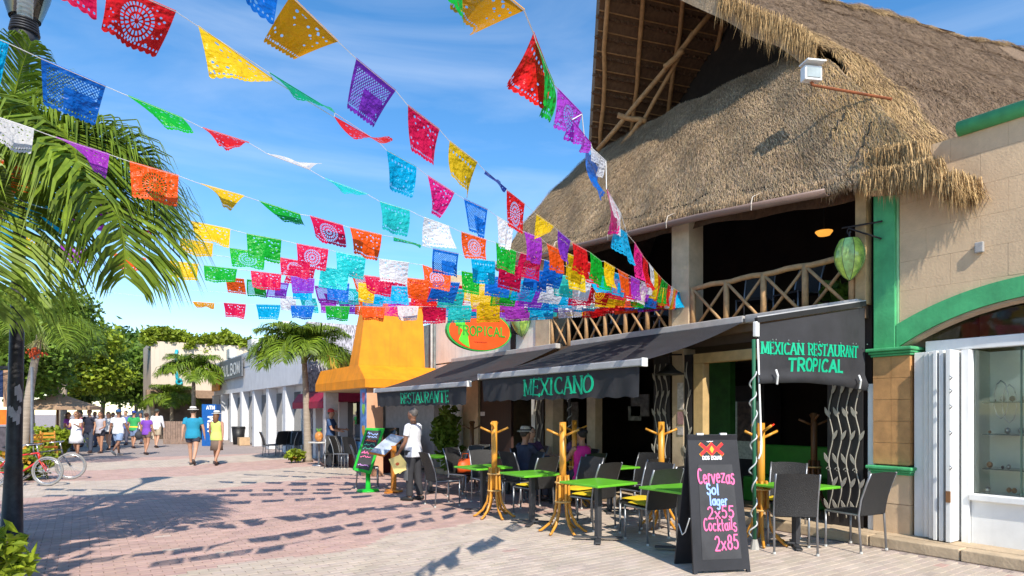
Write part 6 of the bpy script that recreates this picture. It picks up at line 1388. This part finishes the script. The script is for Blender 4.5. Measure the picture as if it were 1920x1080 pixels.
def garland(label, ang, flags, fill=True, zend=3.67, left=3.0, fillcols=None, auto=None):
    n = (math.sin(R(ang)), math.cos(R(ang))); tr = V((-math.cos(R(ang)), math.sin(R(ang)), 0))
    g_ = thing('paper_flag_garland', label, 'bunting', (BX, BY, zend), 0, 'papel picado garlands fanning out from the column')
    def on(p): r = ray(*p); d = (BX*n[0]+BY*n[1])/(r.x*n[0]+r.y*n[1]); return V((r.x*d, r.y*d, CAMH+r.z*d))
    def dist(top, p):      # point on pixel ray at distance FH below the top corner
        r = ray(*p); o = V((0,0,CAMH)); b = r.dot(top-o)/r.dot(r); foot = o+r*b; gap = (foot-top).length
        if gap >= FH: return top+(foot-top).normalized()*FH
        off = math.sqrt(FH*FH-gap*gap)/r.length; a1 = o+r*(b+off); a2 = o+r*(b-off)
        return a1 if a1.z <= a2.z else a2
    cord = []; sp_ = 0
    def mk(TL, TR, BL, BR, col, pat, amp):
        ph = random.uniform(0,6); nrm = (TR-TL).cross(BL-TL).normalized(); mb = MB()
        def fn(u, v):
            p = TL.lerp(TR,u).lerp(BL.lerp(BR,u), v); return p+nrm*(amp*v*math.sin(u*5.5+ph)+amp*.6*math.sin(u*11+ph*2)*v*v+.02*math.sin(math.pi*v)*math.sin(ph))
        mb.grid(fn, 12, 8, uv=True); mb.build('paper_flag', flagmat(col, pat), g_, smooth=True)
        c = MB(); c.tube([TL+V((0,0,.004)),TR+V((0,0,.004))], .0035, 4); c.build('flag_hem', M('hem '+col, PC[col], .4, .05), g_)
    for (col, pat, tl, tr_, br, bl) in flags:
        TL, TR = on(tl), on(tr_); d0 = (TR-TL).length
        if d0 > .55: TR = TL+(TR-TL)*(.55/d0)
        BL, BR = dist(TL, bl), dist(TR, br); mk(TL, TR, BL, BR, col, pat, .018); cord += [TL, TR]
    def key(p): return (p-V((BX,BY,0))).dot(tr)
    cols = fillcols or ['red','yellow','green','blue','pink','white','violet','orange','cyan','purple','crimson','aqua']
    if auto:
        s0, s1, zz = auto; s = s1
        while s > s0:
            a = V((BX,BY,0))+tr*s; b = V((BX,BY,0))+tr*(s-FW); sg_ = lambda q: zend+(zz-zend)*(max(0,q)/s1)**1.3-.12*math.sin(math.pi*q/s1)
            a.z, b.z = sg_(s), sg_(s-FW); sw = V((random.gauss(.02,.06),random.gauss(.05,.07),0)); mk(a, b, a+V((0,0,-FH*.97))+sw, b+V((0,0,-FH*.97))+sw*random.uniform(.5,1.5), random.choice(cols), random.randrange(4), .022); cord += [a, b]; s -= FW+random.uniform(.05,.09)
    if fill and cord:
        last = min(cord, key=key); s = key(last)-random.uniform(.05,.08); s1 = s; z1 = last.z; i = 0
        while s > .25:
            q = s; a = V((BX,BY,0))+tr*s; b = V((BX,BY,0))+tr*(s-FW); sg_ = lambda q: zend+(z1-zend)*(q/s1)-.05*math.sin(math.pi*q/s1)
            a.z, b.z = sg_(s), sg_(max(0,s-FW)); sw = V((random.gauss(.02,.05),random.gauss(.06,.07),0)); c_ = cols[i % len(cols)]; mk(a, b, a+V((0,0,-FH*.97))+sw, b+V((0,0,-FH*.97))+sw*random.uniform(.5,1.5), c_, random.randrange(4), .02); cord += [a, b]; s -= FW+random.uniform(.04,.08); i += 1
    if flags and left >= 3:
        far = max(cord, key=key); s = key(far)+FW+.07
        for i in range(4):
            a = V((BX,BY,far.z+.15*(i+1)))+tr*s; b = V((BX,BY,far.z+.15*(i+1)-.1))+tr*(s-FW); sw = V((random.gauss(.02,.05),random.gauss(.06,.07),0)); mk(a, b, a+V((0,0,-FH*.97))+sw, b+V((0,0,-FH*.97))+sw, random.choice(cols), random.randrange(4), .02); cord += [a, b]; s += FW+.07
    cord.sort(key=key); far = cord[-1]; cord = [V((BX,BY,zend))]+cord+[far+tr*left+V((0,0,.12*left))]
    c = MB(); c.tube(cord, .003, 4); c.build('cord', STR, g_)
def Fg(s):
    res = []
    for ln in s.strip().split('\n'):
        w = ln.split(); q = [int(a) for a in w[2:]]; res.append((w[0], int(w[1]), (q[0],q[1]),(q[2],q[3]),(q[4],q[5]),(q[6],q[7])))
    return res
garland('flag garland led by large red medallion flag then yellow', -21, Fg('''red 0 200 -35 330 22 289 112 187 60
yellow 2 372 50 512 150 505 153 393 148
teal 2 505 137 636 217 615 206 540 172
red 2 627 220 712 268 738 262 668 256
cyan 3 725 282 781 313 770 372 727 355
pink 2 802 330 852 362 822 410 808 405
blue 1 870 373 914 393 908 448 880 435
white 2 932 406 963 425 957 470 935 465
violet 3 983 435 1015 447 1012 500 985 490
orange 3 1025 457 1052 470 1058 515 1030 508'''), fillcols=['yellow','red','green','cyan','crimson','violet'])
garland('flag garland led by gold flag and purple lattice flag', -26, Fg('''gold 2 545 -8 634 78 530 118 487 95
purple 1 668 110 742 170 692 248 650 225
crimson 2 765 198 824 243 813 315 778 298
yellow 3 843 265 895 305 880 373 850 330
navy 3 910 321 950 355 949 357 912 324
red 0 950 358 984 383 978 442 955 430
yellow 2 1006 402 1039 425 1030 435 1003 450
purple 3 1046 432 1070 452 1068 500 1055 492
red 3 1073 455 1100 470 1100 540 1070 540
green 3 1106 473 1128 490 1126 543 1102 538
yellow 2 1133 490 1153 502 1158 545 1142 540
orange 3 1158 505 1178 516 1180 555 1165 550
violet 3 1183 518 1200 526 1202 566 1188 562'''), fillcols=['white','blue','yellow','orange','green'])
garland('steepest flag garland with glossy red flag near the gable', -37, Fg('''gold 2 890 -55 983 20 878 68 856 8
red 3 1000 62 1030 140 1012 205 942 155
green 3 1005 80 1038 158 1030 232 1012 200
violet 0 1045 167 1092 215 1075 268 1037 240
violet 2 1072 225 1108 270 1103 288 1073 270
white 2 1105 275 1157 322 1130 335 1108 300
blue 3 1098 282 1122 318 1135 375 1115 350
white 2 1140 360 1187 440 1165 445 1150 400
pink 2 1137 355 1156 395 1155 440 1140 440
cyan 2 1155 425 1192 450 1195 500 1145 465
pink 0 1190 455 1212 490 1208 530 1195 520'''), fillcols=['red','white','yellow','orange','green','green'])
garland('flag garland with blue lattice flag beside the lamp post', -12, Fg('''cyan 3 -42 58 17 82 0 165 -45 140
blue 1 77 110 198 162 178 237 82 205
green 2 240 180 343 222 362 255 300 232
red 2 380 240 467 268 450 276 410 280
white 2 502 289 580 318 605 307 545 308
aqua 3 609 335 690 365 682 370 635 355
aqua 3 712 378 768 395 763 445 715 432
white 2 795 408 842 425 859 467 795 465
orange 0 865 435 912 450 915 487 873 485
green 2 930 455 968 472 965 515 932 508'''), fillcols=['crimson','blue','yellow','cyan','crimson','white','yellow','orange'])
garland('flag garland led by white and violet flags before the big palm', -8, Fg('''white 2 -20 215 64 243 58 290 -18 268
violet 2 105 258 205 290 198 337 160 300
orange 0 243 303 335 330 333 388 248 370
yellow 2 376 345 458 368 432 398 412 375
green 2 486 377 563 402 572 428 530 410
crimson 0 581 405 643 423 648 467 590 447
orange 2 656 427 716 441 707 490 663 477
teal 3 738 445 790 460 788 463 740 448
blue 1 812 466 860 476 857 522 813 510
cyan 3 883 485 928 490 925 535 885 530'''), fillcols=['crimson','blue','aqua','white','red','yellow','green'])
garland('flag garland of yellow, green, crimson, cyan and white over mid street', 8, Fg('''violet 3 180 372 255 390 250 420 182 410
yellow 2 358 415 432 430 430 463 370 450
green 2 462 438 528 450 525 495 465 483
crimson 0 556 457 616 468 610 510 558 498
aqua 3 630 472 686 483 680 530 632 515
white 2 711 486 767 493 764 537 713 527
orange 0 792 497 845 515 842 548 795 535
green 2 865 508 900 515 897 555 868 550'''), fillcols=['blue','cyan','white','crimson','yellow','orange'])
garland('flag garland behind the big palm starting violet then red and yellow', 17, Fg('''violet 2 127 408 195 415 193 432 128 432
red 2 228 424 285 434 282 446 232 440
yellow 2 336 447 400 457 398 482 340 476
green 0 430 465 497 475 495 505 435 500
crimson 0 525 483 582 493 578 523 527 515
aqua 3 605 500 655 508 650 545 603 540
crimson 2 684 518 736 522 732 560 688 545
orange 3 762 521 805 526 800 570 765 562'''), fillcols=['blue','yellow','green','purple','cyan','white','red'])
garland('flag garland with long violet, orange and green run behind palm fronds', 24, Fg('''violet 2 112 458 165 468 160 496 112 494
orange 3 213 475 274 485 270 512 215 502
yellow 2 318 489 372 496 370 527 320 520
green 2 382 498 445 505 442 530 385 528
crimson 2 470 508 528 515 526 546 474 540
purple 2 545 518 590 523 588 552 548 548
blue 2 612 527 655 532 652 567 614 562
yellow 3 672 530 705 535 700 570 672 566'''), fillcols=['cyan','red','aqua','yellow','violet','blue','white'])
garland('farthest low flag garland with crimson, cyan and blue flags over sky', 38, Fg('''gold 2 361 566 402 569 400 578 370 577
crimson 2 419 568 461 571 456 598 422 594
cyan 3 480 571 526 572 520 600 484 598
blue 2 545 573 590 574 584 599 548 597
green 2 610 574 656 575 652 602 613 600
orange 3 677 575 722 576 718 602 680 600
white 2 745 574 785 575 782 602 748 600'''), left=2.5, fillcols=['crimson','aqua','yellow','violet','cyan','white','red','orange'])
for k, (a, s1, zz, lab) in enumerate(((30,6.4,4.0,'dense flag garland low over the far tables'),(45,8.5,4.25,'dense flag garland running toward the yellow cafe'),(54,8.2,4.1,'flag garland crossing before the yellow hood'))):
    garland(lab, a, [], fill=False, auto=(.3,s1,zz), left=2.5)
